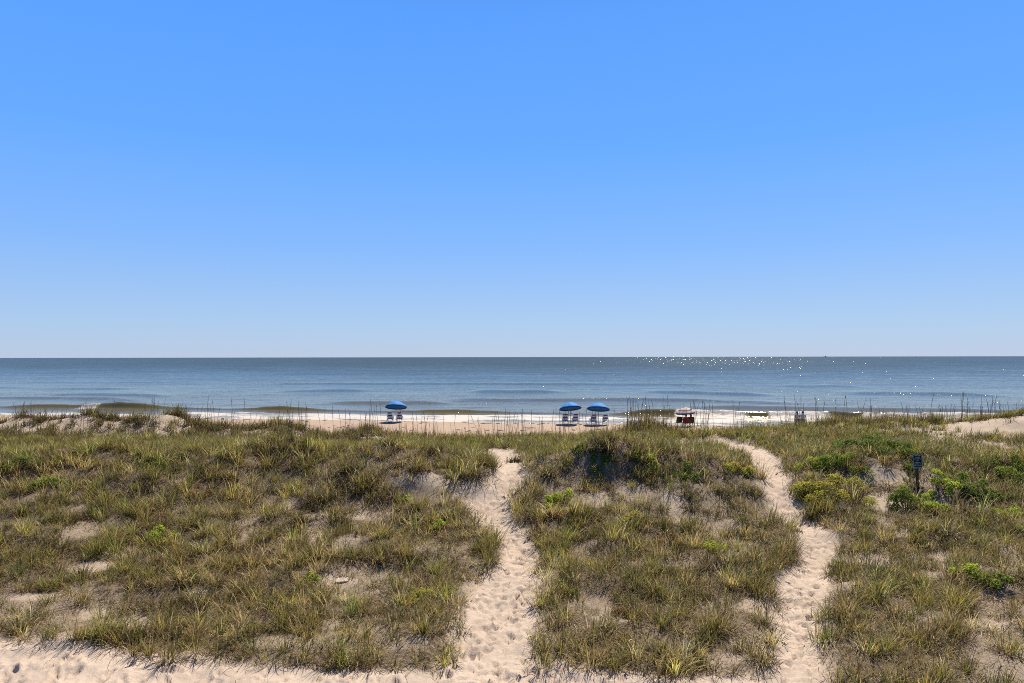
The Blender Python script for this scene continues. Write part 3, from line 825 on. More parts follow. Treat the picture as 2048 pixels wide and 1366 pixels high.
# ---------------------------------------------------------------- sea oat stalks against the water
def stalk_mesh(k):
    r = random.Random(100 + k)
    m = MB(); H = 1.0
    lean = r.uniform(-.10, .10); bow = r.uniform(.03, .22) * r.choice((-1, 1)); az = r.uniform(0, 6.28)
    def p(t): 
        o = lean * t + bow * t ** 3
        return Vector((math.cos(az) * o, math.sin(az) * o * .5, H * t))
    m.tube([p(t) for t in (0, .3, .6, .85, 1.0)], [.0085, .008, .007, .006, .0035], 5)
    for i in range(9):                       # flat seed heads along the upper third
        t = .68 + .32 * i / 9; c = p(t); a = r.uniform(0, 6.28); s = r.uniform(.012, .024)
        d = Vector((math.cos(a) * .024, math.sin(a) * .024, -.030)); w = Vector((-math.sin(a) * s, math.cos(a) * s, 0))
        m.add([c, c + d * .5 + w, c + d, c + d * .5 - w], [(0, 1, 2, 3)])
    for i in range(3):                       # leaves low on the stem
        a = r.uniform(0, 6.28); t = r.uniform(.05, .35); c = p(t); l = r.uniform(.18, .34)
        tip = c + Vector((math.cos(a) * l * .6, math.sin(a) * l * .6, l * .7)); w = Vector((-math.sin(a), math.cos(a), 0)) * .010
        m.add([c - w, c + w, tip], [(0, 1, 2)])
    return m
STALKS = []
for k in range(8):
    mm = stalk_mesh(k); me = bpy.data.meshes.new("sea_oat"); me.from_pydata(mm.v, [], mm.f); me.update(); me.materials.append(M_STALK); STALKS.append(me)

def stalk(px, d, ytop, label, group, tilt=0.0):
    x, y = at_depth(px, d)
    z = float(terrain(np.array([x]), np.array([y]))[0])
    zt = CAM_Z - (ytop - (714 - (px - 1024) * .0017)) * d / FPX
    h = min(max(zt - z, .45), 2.2)
    o = bpy.data.objects.new("sea_oat", random.choice(STALKS))
    o.location = (x, y, z - .03); o.scale = (.75 + .25 * h, .75 + .25 * h, h)
    o.rotation_euler = (random.uniform(-.06, .06), tilt + random.uniform(-.09, .09), random.uniform(0, 6.28) if tilt == 0 else 0)
    put(o); tag(o, label, "sea oats", group)
    return o
for (x0, x1, cnt, t0, t1, lab) in (
        (0, 130, 10, 795, 822, "dry sea oat stalk above the far left sand hummock"),
        (140, 270, 10, 792, 820, "dry sea oat stalk around the second left sand hummock"),
        (280, 375, 15, 780, 815, "dry sea oat stalk around the tallest left grass clump"),
        (390, 490, 14, 788, 820, "dry sea oat stalk above the broad left grass clump"),
        (500, 715, 26, 796, 832, "dry sea oat stalk standing in the open gap left of the lone umbrella"),
        (718, 768, 13, 783, 825, "dry sea oat stalk just left of the lone blue umbrella"),
        (780, 975, 22, 808, 845, "dry sea oat stalk between the lone umbrella and the middle path"),
        (980, 1065, 26, 808, 845, "dry sea oat stalk left of the pair of umbrellas"),
        (1070, 1235, 32, 800, 845, "dry sea oat stalk in front of the pair of blue umbrellas"),
        (1238, 1345, 34, 775, 825, "dry sea oat stalk on the mound right of the umbrella pair"),
        (1346, 1425, 18, 780, 830, "dry sea oat stalk in front of the striped umbrella"),
        (1428, 1525, 10, 790, 845, "dry sea oat stalk over the far end of the right path"),
        (1540, 1700, 24, 780, 830, "dry sea oat stalk around the two standing people"),
        (1702, 1830, 20, 785, 830, "dry sea oat stalk in front of the white breakers on the right"),
        (1835, 2060, 52, 772, 828, "tall dry sea oat stalk above the right sand hump")):
    made = []
    for i in range(cnt):
        px = x0 + (x1 - x0) * random.random()
        if i % 3: px = .55 * px + .45 * (x0 + (x1 - x0) * ((i // 5) * .37 % 1.0))
        yt = t0 + (t1 - t0) * random.random() ** .8
        made.append((yt, 0)); made[-1] = (yt, stalk(px, random.uniform(41, 45) if px < 1230 or px > 1700 else random.uniform(40, 43), yt, lab, lab.replace("stalk", "stalks", 1)))
    min(made, key=lambda q: q[0])[1]['label'] = "tallest " + lab.replace("tall dry", "dry")
stalk(966, 42, 814, "leaning sea oat stalk, tipped left, between the middle path and the lone umbrella", None, tilt=-.55)
stalk(1016, _c[1] + 3, 868, "single tall stalk at the top of the middle path", None)
_c2 = hit([955], [1062])[0]
stalk(957, _c2[1], 1018, "single bare stalk at the left edge of the middle path", None)

def small_stalks():
    m = MB()
    for i in range(300):
        px = random.uniform(-20, 2068)
        if vnoise(px / 45.0, 0.5, 5) < .42 and random.random() < .8: continue
        if 850 < px < 980 and random.random() < .5: continue
        d = random.uniform(37.5, 45)
        x, y = at_depth(px, d)
        z = float(terrain(np.array([x]), np.array([y]))[0])
        h = random.uniform(.55, 1.05); lx = random.uniform(-.18, .18) * h; ly = random.uniform(-.1, .1) * h; w = random.uniform(.008, .014)
        a = Vector((x, y, z - .02)); b = Vector((x + lx * .4, y + ly * .4, z + h * .55)); c = Vector((x + lx, y + ly, z + h))
        m.tube([a, b, c], [w, w * .9, w * .4], 3)
    o = m.build("short_sea_oats", M_STALK)
    tag(o, "thin short stalks mixed into the grass along the dune crest", "sea oats", kind='stuff')
small_stalks()

# ---------------------------------------------------------------- shrubs
LG = {"lime": np.array([[.30, .38, .03], [.24, .32, .03], [.36, .40, .05]]), "green": np.array([[.17, .24, .028], [.11, .17, .024], [.23, .29, .03]]),
      "yellow": np.array([[.36, .34, .035], [.29, .30, .03], [.20, .22, .03], [.34, .25, .05]]), "dark": np.array([[.10, .15, .025], [.07, .11, .02], [.19, .26, .03]]), "red": np.array([[.30, .13, .055], [.20, .09, .05], [.26, .18, .06]])}
LG = {k_: v_ * (2.0 if k_ in ('lime', 'yellow') else 1.6) * ALB for k_, v_ in LG.items()}
M_TWIG = plain("shrub_twig", (.10, .075, .05), .8, .3, 12)
def shrub(px, py, wpx, hpx, pal, label, leaf=.048, dens=2.0):
    c = hit([px], [py])[0]; d = c[1]; k = d / FPX
    rx = wpx / 2 * k; h = max(hpx * k * 1.05, .25); ry = min(rx * .75, 1.1)
    n = int(min(4200, 620 * dens * (rx * ry * 2.2 + rx * h * 2)) + 60)
    # lobes make an uneven outline
    nl = max(7, int(rx * 16)); lob = [(rng.uniform(-.95, .95) * rx, rng.uniform(-.9, .9) * ry, rng.uniform(.35, 1.0) * h, rng.uniform(.14, .30) * min(rx, .8) + .05) for _ in range(nl)]
    li = rng.integers(0, nl, n); lob = np.array(lob)
    a = rng.uniform(0, 2 * np.pi, n); ph = np.arccos(rng.uniform(-.35, 1, n)); rr = lob[li, 3] * rng.uniform(.55, 1.08, n)
    ex = 1 - .35 * (np.hypot(lob[li, 0] / rx, lob[li, 1] / ry))
    X = lob[li, 0] + rr * np.sin(ph) * np.cos(a); Y = lob[li, 1] + rr * np.sin(ph) * np.sin(a)
    Zt = np.maximum(lob[li, 2] * ex - lob[li, 3] * .7, .02) + rr * np.cos(ph) * .8
    Zt = np.maximum(Zt, .03)
    z0 = float(terrain(np.array([c[0]]), np.array([c[1]]))[0])
    Z = Zt + terrain(X + c[0], Y + c[1]) - z0
    P = np.stack([X, Y, Z], 1)
    nrm = np.stack([np.sin(ph) * np.cos(a), np.sin(ph) * np.sin(a), np.cos(ph) + .5], 1) + rng.normal(0, .45, (n, 3))
    nrm /= np.linalg.norm(nrm, axis=1, keepdims=True)
    t = np.cross(nrm, rng.normal(0, 1, (n, 3))); t /= np.linalg.norm(t, axis=1, keepdims=True); b = np.cross(nrm, t)
    L = leaf * rng.uniform(.7, 1.4, (n, 1)); W = L * .36
    V = np.stack([P, P + t * L * .5 + b * W + nrm * L * .1, P + t * L - nrm * L * .12, P + t * L * .5 - b * W + nrm * L * .1], 1).reshape(-1, 3)
    q = np.arange(n) * 4
    F = np.concatenate([np.stack([q, q + 1, q + 2], 1), np.stack([q, q + 2, q + 3], 1)])
    col = np.repeat(pick(LG[pal], n) * rng.uniform(.7, 1.25, (n, 1)), 4, 0)
    root = empty("dune_shrub", (c[0], c[1], z0))
    mesh_np("foliage", V, [F], M_LEAF, root, attrs={"tint": col})
    m = MB()
    for i in range(min(nl, 9)):
        lx, ly, lz, lr = lob[i]
        zz = float(terrain(np.array([c[0] + lx]), np.array([c[1] + ly]))[0]) - z0
        m.tube([(lx * .25, ly * .25, -.03), (lx * .7, ly * .7, lz * .35 + zz * .7), (lx, ly, lz * .75 + zz)], [.014, .010, .004], 4)
    m.build("stem", M_TWIG, root)
    tag(root, label, "shrub", "leafy shrubs among the dune grass")
for a in (
    (1668, 1000, 132, 46, "yellow", "big yellow-green shrub on the right edge of the right path", .05, 3.0),
    (1622, 940, 56, 30, "lime", "lime green shrub just above the big yellow-green shrub by the right path"),
    (1682, 938, 110, 34, "green", "long low green shrub between the dark shrub and the big yellow-green shrub"),
    (1740, 910, 150, 46, "dark", "wide dark green shrub up the slope left of the sign", .05, 2.2),
    (1808, 908, 50, 22, "lime", "small lime green shrub touching the left side of the sign board"),
    (1878, 985, 56, 46, "lime", "bright lime shrub right of the sign post"),
    (1862, 1022, 62, 36, "lime", "bright green shrub below the lime shrub by the sign post"),
    (1905, 965, 50, 26, "green", "green shrub right of the lime shrub by the sign post"),
    (1812, 1018, 66, 46, "green", "olive green shrub below left of the sign post"),
    (1835, 948, 40, 24, "dark", "dark shrub directly behind the sign post"),
    (1990, 945, 110, 40, "green", "green shrub at the right picture edge below the sand hump"),
    (1935, 985, 80, 40, "dark", "dark green shrub right of the sign, on the slope"),
    (2015, 1035, 60, 26, "lime", "pale green spreading plant at the right picture edge"),
    (1985, 1000, 70, 40, "dark", "dark bush above the pale spreading plant at the right edge"),
    (930, 897, 62, 26, "green", "rounded green shrub left of the top of the middle path"),
    (315, 1082, 60, 32, "lime", "bright green plant in the middle of the left slope"),
    (1122, 1012, 56, 34, "lime", "pale green bushy plant right of the bend of the middle path"),
    (1268, 1048, 44, 26, "yellow", "yellow-green plant below the bare sand between the two paths"),
    (1200, 932, 50, 20, "green", "small green plant near the driftwood between the paths"),
    (1292, 932, 44, 22, "lime", "small bright plant on the ridge right of the driftwood"),
    (1380, 955, 60, 26, "green", "green plant on the ridge between the paths, nearer the right path"),
    (1478, 948, 64, 26, "yellow", "yellow-green plant left of the upper right path"),
    (1160, 905, 50, 18, "dark", "dark low plant left of the driftwood"),
    (812, 1002, 26, 20, "lime", "small bright green plant left of the middle path"),
    (95, 978, 60, 28, "green", "green plant low on the left slope near the picture edge"),
    (38, 942, 80, 30, "dark", "dark green shrub at the left picture edge"),
    (300, 930, 90, 26, "dark", "dark shrub on the ridge of the left slope"),
    (855, 1200, 72, 26, "yellow", "yellow-green low plant left of the lower middle path"),
    (620, 1165, 34, 20, "lime", "small bright plant left of the bare white patch"),
    (880, 1060, 26, 22, "lime", "little yellow-green sprout on the sand left of the path bend"),
    (1430, 1105, 50, 28, "lime", "green tufted plant between the paths, nearer the right path"),
    (1940, 1160, 60, 34, "lime", "green plant on the lower right slope"),
    (1995, 1180, 50, 34, "green", "green plant near the right edge of the lower right slope"),
    (400, 995, 40, 26, "red", "rust red plant on the left slope"),
    (1100, 1040, 44, 20, "red", "rust red plant right of the middle path bend"),
    (1340, 1090, 50, 24, "red", "rust red plant below the bare sand between the paths"),
    (1245, 1235, 30, 24, "red", "rust red stalky plant on the lower slope between the paths"),
    (1490, 940, 30, 16, "red", "small orange red plant beside the yellow-green plant near the upper right path"),
):
    shrub(*a)

# ---------------------------------------------------------------- driftwood
M_DRIFT = plain("driftwood", (.42, .38, .34), .85, .25, 14, bump=.4)
def drift(px, py, length, rz, label, r=.03):
    c = hit([px], [py])[0]; z = float(terrain(np.array([c[0]]), np.array([c[1]]))[0])
    m = MB()
    pts = [(-length / 2, 0, 0), (-length * .2, .03, .015), (length * .15, -.02, .02), (length / 2, .02, 0)]
    m.tube(pts, [r * .6, r, r * .9, r * .5], 7)
    m.tube([(length * .1, -.02, .02), (length * .16, .05, .06)], [r * .5, r * .25], 5)
    o = m.build("driftwood", M_DRIFT, smooth=True); o.location = (c[0], c[1], z + r + .05); o.rotation_euler = (0, .04, rz)
    tag(o, label, "driftwood")
drift(1194, 905, .62, -.05, "pale bleached driftwood stick on the ridge between the paths", .035)
drift(1243, 1217, .42, .05, "grey stick lying on the lower slope between the paths", .018)
M_BOARD = plain("weathered_board", (.56, .46, .38), .85, .2, 9, bump=.4)
_b = hit([684], [1163])[0]; _bz = float(terrain(np.array([_b[0]]), np.array([_b[1]]))[0])
m = MB(); m.box((0, 0, 0), (.30, .20, .02), Matrix.Rotation(.1, 3, 'X')); m.box((.0, -.1, -.012), (.27, .015, .03))
o = m.build("wood_scrap", M_BOARD); o.location = (_b[0], _b[1], _bz + .02); o.rotation_euler = (.05, -.03, .15)
tag(o, "pale flat wood scrap on the bare sand patch of the left slope", "wood scrap")

# ---------------------------------------------------------------- sign
M_SIGN = plain("sign_black", (.010, .022, .018), .6, .2, 6, spec=.12)
M_SIGNW = plain("sign_white", (1.0, 1.05, 1.0), .6, .03, 20)
M_POST = plain("post_wood", (.10, .065, .04), .85, .35, 10, bump=.4)
def sign():
    c = hit([1835], [970])[0]; d = c[1]; k = d / FPX
    z = float(terrain(np.array([c[0]]), np.array([c[1]]))[0])
    root = empty("warning_sign", (c[0], c[1], z), R(-4)); root.rotation_euler = (0, R(-1), R(-3))
    H = 60 * k
    MB().box((0.01, .02, H * .5 - .1), (4.2 * k, 3.5 * k, H * .9 + .2)).build("post", M_POST, root)
    w, h = 18.5 * k, 29 * k; zc = H - 14 * k + .02
    board = MB().box((0, -.045, zc), (w, .016, h)).build("board", M_SIGN, root)
    m = MB(); t = .55 * k
    y = -.045 - .0085
    for sx in (-1, 1): m.box((sx * (w / 2 - t * 1.5), y, zc), (t, .003, h - 2 * t))
    for sz in (-1, 1): m.box((0, y, zc + sz * (h / 2 - t * 1.5)), (w - 4 * t, .003, t))
    m.build("border", M_SIGNW, board)
    rows = [(.62, (6, 4)), (.50, (6,)), (.74, (4, 6, 1)), (.24, (2,)), (.60, (8,)), (.70, (8, 2)), (.86, (7, 1, 7)), (.80, (7, 6))]
    m = MB(); r = random.Random(5)
    for i, (wd, words) in enumerate(rows):
        zz = zc + h * (.385 - i * .115); n = sum(words) + len(words) - 1; cw = w * wd / n; x = -w * wd / 2
        for wl_ in words:                 # small illegible letter strokes
            for j in range(wl_):
                lh = h * .060 * r.uniform(.85, 1.05)
                m.box((x + cw * .28, y, zz), (cw * .30, .003, lh))
                m.box((x + cw * .55, y, zz + r.choice((-1, 0, 1)) * lh * .36), (cw * .5, .0026, lh * .26))
                x += cw
            x += cw
    tag(m.build("lettering", M_SIGNW, board), kind='stuff')
    m = MB()
    for sz in (-1, 1): m.ball((0, y - .002, zc + sz * h * .455), .008, 6, 4)
    m.build("bolt", M_SIGNW, board)
    tag(root, "small black notice sign with pale lettering on a brown post in the dune", "sign")
sign()

# ---------------------------------------------------------------- beach umbrellas and chairs
M_BLUE = plain("blue_canvas", (.016, .26, .80), .75, .10, 3, spec=.2, transl=.015)
M_BLUEU = plain("navy_trim", (.012, .05, .20), .8, .1, 5)
M_POLE = plain("pole_wood", (.42, .34, .26), .6, .12, 9)
M_RIB = plain("rib_steel", (.35, .36, .38), .4, .1, 9, metallic=.6)
M_UMBW = plain("umbrella_white", (.8, .8, .8), .7, .03, 9)
M_FRAME = plain("chair_frame", (1.5, 1.45, 1.4), .6, .08, 9)
M_FRAMED = plain("chair_wood", (.10, .075, .055), .7, .2, 9)
M_FAB = plain("chair_canvas", (1.5, 1.48, 1.52), .8, .03, 8, transl=.5)
M_FABD = plain("chair_canvas_navy", (.16, .17, .28), .8, .1, 8, transl=.3)

def canopy_mesh(rad, h, seg=8, sub=4, rings=7, sag=.05, scal=.05, thick=.012):
    V = []; F = []; n = seg * sub
    def sh(rt, a):
        f = (a / (2 * math.pi) * seg) % 1.0; mid = 1 - abs(2 * f - 1)
        r = rad * rt * (1 - .045 * mid * rt)
        z = h * (1 - rt ** 1.85) - sag * mid * rt * (1 - rt * .3) 
        if rt >= .999: z += scal * mid
        return Vector((r * math.cos(a), r * math.sin(a), z))
    V.append(Vector((0, 0, h)))
    for j in range(1, rings + 1):
        for k in range(n): V.append(sh(j / rings, 2 * math.pi * k / n))
    # valance hangs from the rim
    for k in range(n):
        a = 2 * math.pi * k / n; p = sh(1.0, a); f = (a / (2 * math.pi) * seg) % 1.0
        V.append(p + Vector((0, 0, -.09 - .03 * math.sin(math.pi * f))))
    T = rings + 1
    for k in range(n): F.append((0, 1 + k, 1 + (k + 1) % n))
    for j in range(T - 1):
        for k in range(n):
            a = 1 + j * n
            F.append((a + k, a + n + k, a + n + (k + 1) % n, a + (k + 1) % n))
    return V, F, n, rings

def umbrella(px, py, d, label, tiltx=R(-17), tilty=0, spot=None, group="blue rental umbrellas on the beach"):
    x, y = at_depth(px, d); z = float(terrain(np.array([x]), np.array([y]))[0])
    root = empty("beach_umbrella", (x, y, z))
    MB().tube([(0, 0, -.25), (0, 0, 1.52)], .024, 8).build("pole", M_POLE, root, True)
    Rm = Matrix.Rotation(tiltx, 3, 'X') @ Matrix.Rotation(tilty, 3, 'Y')
    J = Vector((0, 0, 1.50)); axis = Rm @ Vector((0, 0, 1))
    MB().tube([J, J + axis * .70], .019, 8).build("tilt_pole", M_POLE, root, True)
    V, F, n, rings = canopy_mesh(1.10, .58)
    off = J + axis * .06
    V = [Rm @ v + off for v in V]
    cv = mesh_np("canopy", V, F, M_BLUE, root, True, mats=[M_BLUE, M_BLUEU], matidx=[0] * (len(F) - n) + [1] * n)
    so = cv.modifiers.new("thickness", 'SOLIDIFY'); so.thickness = .006
    for k in range(8):
        a = 2 * math.pi * k / 8
        pts = [Rm @ Vector((1.09 * t * math.cos(a), 1.09 * t * math.sin(a), .58 * (1 - t ** 1.85) - .02)) + off for t in (.03, .35, .7, 1.0)]
        rb = MB().tube(pts, .007, 5).build("rib", M_RIB, root)
        e = Rm @ Vector((.5 * math.cos(a), .5 * math.sin(a), .58 * (1 - .5 ** 1.85) - .02)) + off
        MB().tube([J + axis * .22, e], .005, 5).build("strut", M_RIB, rb)
    MB().ball(off + axis * .60, .028, 8, 6).build("finial", M_POLE, root, True)
    if spot is not None:
        p = [Rm @ Vector((r_ * math.cos(a_), r_ * math.sin(a_), .58 * (1 - (r_ / 1.1) ** 1.85) - .045)) + off for (r_, a_) in ((spot[1], spot[0] - .07), (spot[1], spot[0] + .07), (spot[1] + .13, spot[0] + .06), (spot[1] + .13, spot[0] - .06))]
        mesh_np("light_spot", p, [(0, 1, 2, 3)], M_UMBW, root)  # white quad painted in for light coming through the canopy
    tag(root, label, "umbrella", group)

umbrella(792, 845, 69.3, "lone blue umbrella on the left over two chairs", R(-16), R(0), (math.radians(250), .55))
umbrella(1141, 847, 66.8, "left blue umbrella of the pair, tipped to the left", R(-15), R(-5))
umbrella(1197, 848, 66.3, "right blue umbrella of the pair with a painted spot of light under its canopy", R(-15), R(4), (math.radians(238), .55))

def beach_chair(px, d, label, group, rz=0.0):
    x, y = at_depth(px, d); z = float(terrain(np.array([x]), np.array([y]))[0])
    root = empty("beach_chair", (x, y, z + .01), rz)
    w = .27
    B0, B1 = Vector((0, .18, .34)), Vector((0, -.26, 1.06))       # backrest foot and top (sitter looks out to sea, +y)
    S0, S1 = Vector((0, -.02, .30)), Vector((0, .62, .42))
    for s_ in (-1, 1):
        MB().bar(B0 + Vector((s_ * w, 0, -.12)), B1 + Vector((s_ * w, 0, 0)), .035, .05).build("back_rail", M_FRAME, root)
        MB().bar(S0 + Vector((s_ * (w - .04), -.25, -.06)), S1 + Vector((s_ * (w - .04), 0, 0)), .035, .05).build("seat_rail", M_FRAMED, root)
        MB().bar(Vector((s_ * (w + .03), .56, .52)), Vector((s_ * (w + .03), -.14, .62)), .075, .028).build("armrest", M_FRAME, root)
        MB().bar(Vector((s_ * (w + .02), .48, 0)), Vector((s_ * (w + .02), .42, .53)), .04, .04).build("leg", M_FRAME, root)
        MB().bar(Vector((s_ * (w + .02), -.34, 0)), Vector((s_ * (w + .02), .10, .60)), .04, .04).build("leg", M_FRAME, root)
    MB().bar(B1 + Vector((-w, 0, .0)), B1 + Vector((w, 0, 0)), .05, .05).build("top_bar", M_FRAME, root)
    MB().bar(Vector((-w, -.30, .16)), Vector((w, -.30, .12)), .06, .04).build("cross_bar", M_FRAMED, root)
    def cloth(a, b, n, sag, wd):
        V = []; F = []
        for i in range(n + 1):
            t = i / n; p = a.lerp(b, t) + Vector((0, 0, -sag * math.sin(math.pi * t)))
            V += [p + Vector((-wd, 0, 0)), p + Vector((wd, 0, 0))]
        F = [(2 * i, 2 * i + 1, 2 * i + 3, 2 * i + 2) for i in range(n)]
        return V, F
    V, F = cloth(B0, B1, 10, .03, w - .03)
    bk = mesh_np("backrest", V, F, M_FAB, root, mats=[M_FAB, M_FABD], matidx=[1, 0, 0, 0, 1, 1, 0, 0, 0, 0][:len(F)])
    bk.modifiers.new("thickness", 'SOLIDIFY').thickness = .006
    V, F = cloth(S0, S1, 6, .05, w - .06)
    mesh_np("seat", V, F, M_FAB, root).modifiers.new("thickness", 'SOLIDIFY').thickness = .006
    pr = (B1 - B0).to_track_quat('Z', 'Y').to_matrix()
    m = MB(); m.ball(B1 + Vector((0, .0, -.09)), (w - .04, .045, .075), 10, 6, None); m.build("head_pillow", M_FABD, root, True)
    tag(root, label, "beach chair", group)
for px, d, lab in ((780, 69.0, "left beach chair under the lone blue umbrella"), (799, 69.0, "right beach chair under the lone blue umbrella"),
                   (1130.5, 66.5, "left beach chair under the left umbrella of the pair"), (1151, 66.4, "right beach chair under the left umbrella of the pair"),
                   (1187, 66.0, "left beach chair under the right umbrella of the pair"), (1211, 65.9, "right beach chair under the right umbrella of the pair")):
    beach_chair(px, d, lab, "wooden beach chairs facing the sea", random.uniform(-.12, .12))

# striped umbrella
M_CREAM = plain("cream_cloth", (.72, .62, .54), .8, .05, 4, transl=.2)
M_WINE = plain("wine_stripe", (.28, .04, .10), .8, .08, 4, transl=.2)
M_PINK = plain("pink_white_stripe", (.74, .62, .62), .8, .05, 4, transl=.2)
M_NAVY = plain("navy_edge", (.03, .05, .10), .8, .1, 4)
def striped(px, d):
    x, y = at_depth(px, d); z = float(terrain(np.array([x]), np.array([y]))[0])
    root = empty("beach_umbrella", (x, y, z))
    MB().tube([(0, 0, -.25), (0, 0, 1.75)], .02, 8).build("pole", M_UMBW, root, True)
    Rm = Matrix.Rotation(R(4), 3, 'X') @ Matrix.Rotation(R(-6), 3, 'Y'); off = Vector((0, 0, 1.36))
    V, F, n, rings = canopy_mesh(.94, .44, scal=.03)
    V = [Rm @ v + off for v in V]
    band = {0: 0, 1: 0, 2: 0, 3: 0, 4: 1, 5: 2, 6: 2}
    mi = [0] * n
    for j in range(rings - 1): mi += [band.get(j + 1, 0)] * n
    mi += [3] * n
    cv = mesh_np("canopy", V, F, M_CREAM, root, True, mats=[M_CREAM, M_WINE, M_PINK, M_NAVY], matidx=mi)
    cv.modifiers.new("thickness", 'SOLIDIFY').thickness = .005
    for k in range(8):
        a = 2 * math.pi * k / 8
        pts = [Rm @ Vector((.93 * t * math.cos(a), .93 * t * math.sin(a), .44 * (1 - t ** 1.85) - .02)) + off for t in (.03, .35, .7, 1.0)]
        MB().tube(pts, .006, 5).build("rib", M_RIB, root)
    MB().ball(off + Rm @ Vector((0, 0, .48)), .025, 8, 6).build("finial", M_UMBW, root, True)
    tag(root, "cream umbrella with a wine red stripe above the seated group", "umbrella")
striped(1371, 64.6)

# folding camp chairs
M_CBROWN = plain("brown_cloth", (.13, .07, .035), .85, .15, 6, transl=.25)
M_CRED = plain("red_cloth", (.42, .03, .03), .85, .1, 6, transl=.2)
M_TUBE = plain("dark_tube", (.05, .05, .05), .5, .1, 6)
def camp_chair(px, d, mat, label, rz):
    x, y = at_depth(px, d); z = float(terrain(np.array([x]), np.array([y]))[0])
    root = empty("camp_chair", (x, y, z + .01), rz)
    w = .30
    for s_ in (-1, 1):
        MB().tube([(s_ * w, -.22, 0), (s_ * w * .95, .26, .40)], .012, 6).build("leg", M_TUBE, root)
        MB().tube([(s_ * w, .28, 0), (s_ * w * .95, -.20, .40), (s_ * w, -.34, .88)], .012, 6).build("leg", M_TUBE, root)
        MB().tube([(s_ * w, -.24, .60), (s_ * (w + .02), .25, .56)], .022, 6).build("armrest", M_TUBE, root)
    MB().tube([(-w, .26, .04), (w, .26, .40)], .011, 6).build("front_brace", M_TUBE, root)
    MB().tube([(w, -.22, .04), (-w, -.20, .40)], .011, 6).build("rear_brace", M_TUBE, root)
    V = []; F = []; N = 8
    for i in range(N + 1):
        t = i / N
        for j in range(5):
            u = j / 4 * 2 - 1
            zz = .34 + t * .56 + (.03 * (1 - u * u) if t > .95 else 0)
            V.append((u * w, -.16 - t * .18 - .07 * (1 - u * u) * math.sin(math.pi * min(1, t + .1)), zz))
    for i in range(N):
        for j in range(4): F.append((i * 5 + j, i * 5 + j + 1, i * 5 + j + 6, i * 5 + j + 5))
    mesh_np("backrest", V, F, mat, root, True).modifiers.new("thickness", 'SOLIDIFY').thickness = .008
    V = []; F = []
    for i in range(7):
        t = i / 6
        for j in range(5):
            u = j / 4 * 2 - 1
            V.append((u * w, -.18 + t * .46, .38 - .05 * (1 - u * u) + .03 * t))
    for i in range(6):
        for j in range(4): F.append((i * 5 + j, i * 5 + j + 1, i * 5 + j + 6, i * 5 + j + 5))
    mesh_np("seat", V, F, mat, root, True).modifiers.new("thickness", 'SOLIDIFY').thickness = .008
    tag(root, label, "camp chair", "folding chairs under the striped umbrella")
    return x, y, z
camp_chair(1356.5, 64.8, M_CBROWN, "empty brown folding chair, left of the seated group", R(12))
CH2 = camp_chair(1371.5, 64.4, M_CRED, "red folding chair in the middle of the seated group", R(-4))
CH3 = camp_chair(1382.0, 64.9, M_CBROWN, "brown folding chair on the right of the seated group", R(-14))

# ---------------------------------------------------------------- people
M_SKIN = plain("skin", (.38, .22, .15), .6, .06, 10)
M_HAIR = plain("dark_hair", (.025, .018, .014), .6, .3, 20)
M_EYE = plain("eye", (.02, .015, .012), .3, .1, 20)
def skin_mesh(name, verts, edges, mat, parent, sub=1, root=0):
    """verts: (x, y, z, radius)"""
    me = bpy.data.meshes.new(name); me.from_pydata([v[:3] for v in verts], edges, []); me.update(); me.materials.append(mat)
    o = bpy.data.objects.new(name, me); put(o, parent)
    sk = o.modifiers.new("skin", 'SKIN'); sk.use_smooth_shade = True
    if not me.skin_vertices: 
        bpy.context.view_layer.objects.active = o
    for i, v in enumerate(verts):
        sv = me.skin_vertices[0].data[i]; rr = v[3]
        sv.radius = rr if isinstance(rr, tuple) else (rr, rr); sv.use_root = (i == root)
    sd = o.modifiers.new("smooth", 'SUBSURF'); sd.levels = sub; sd.render_levels = sub
    return o

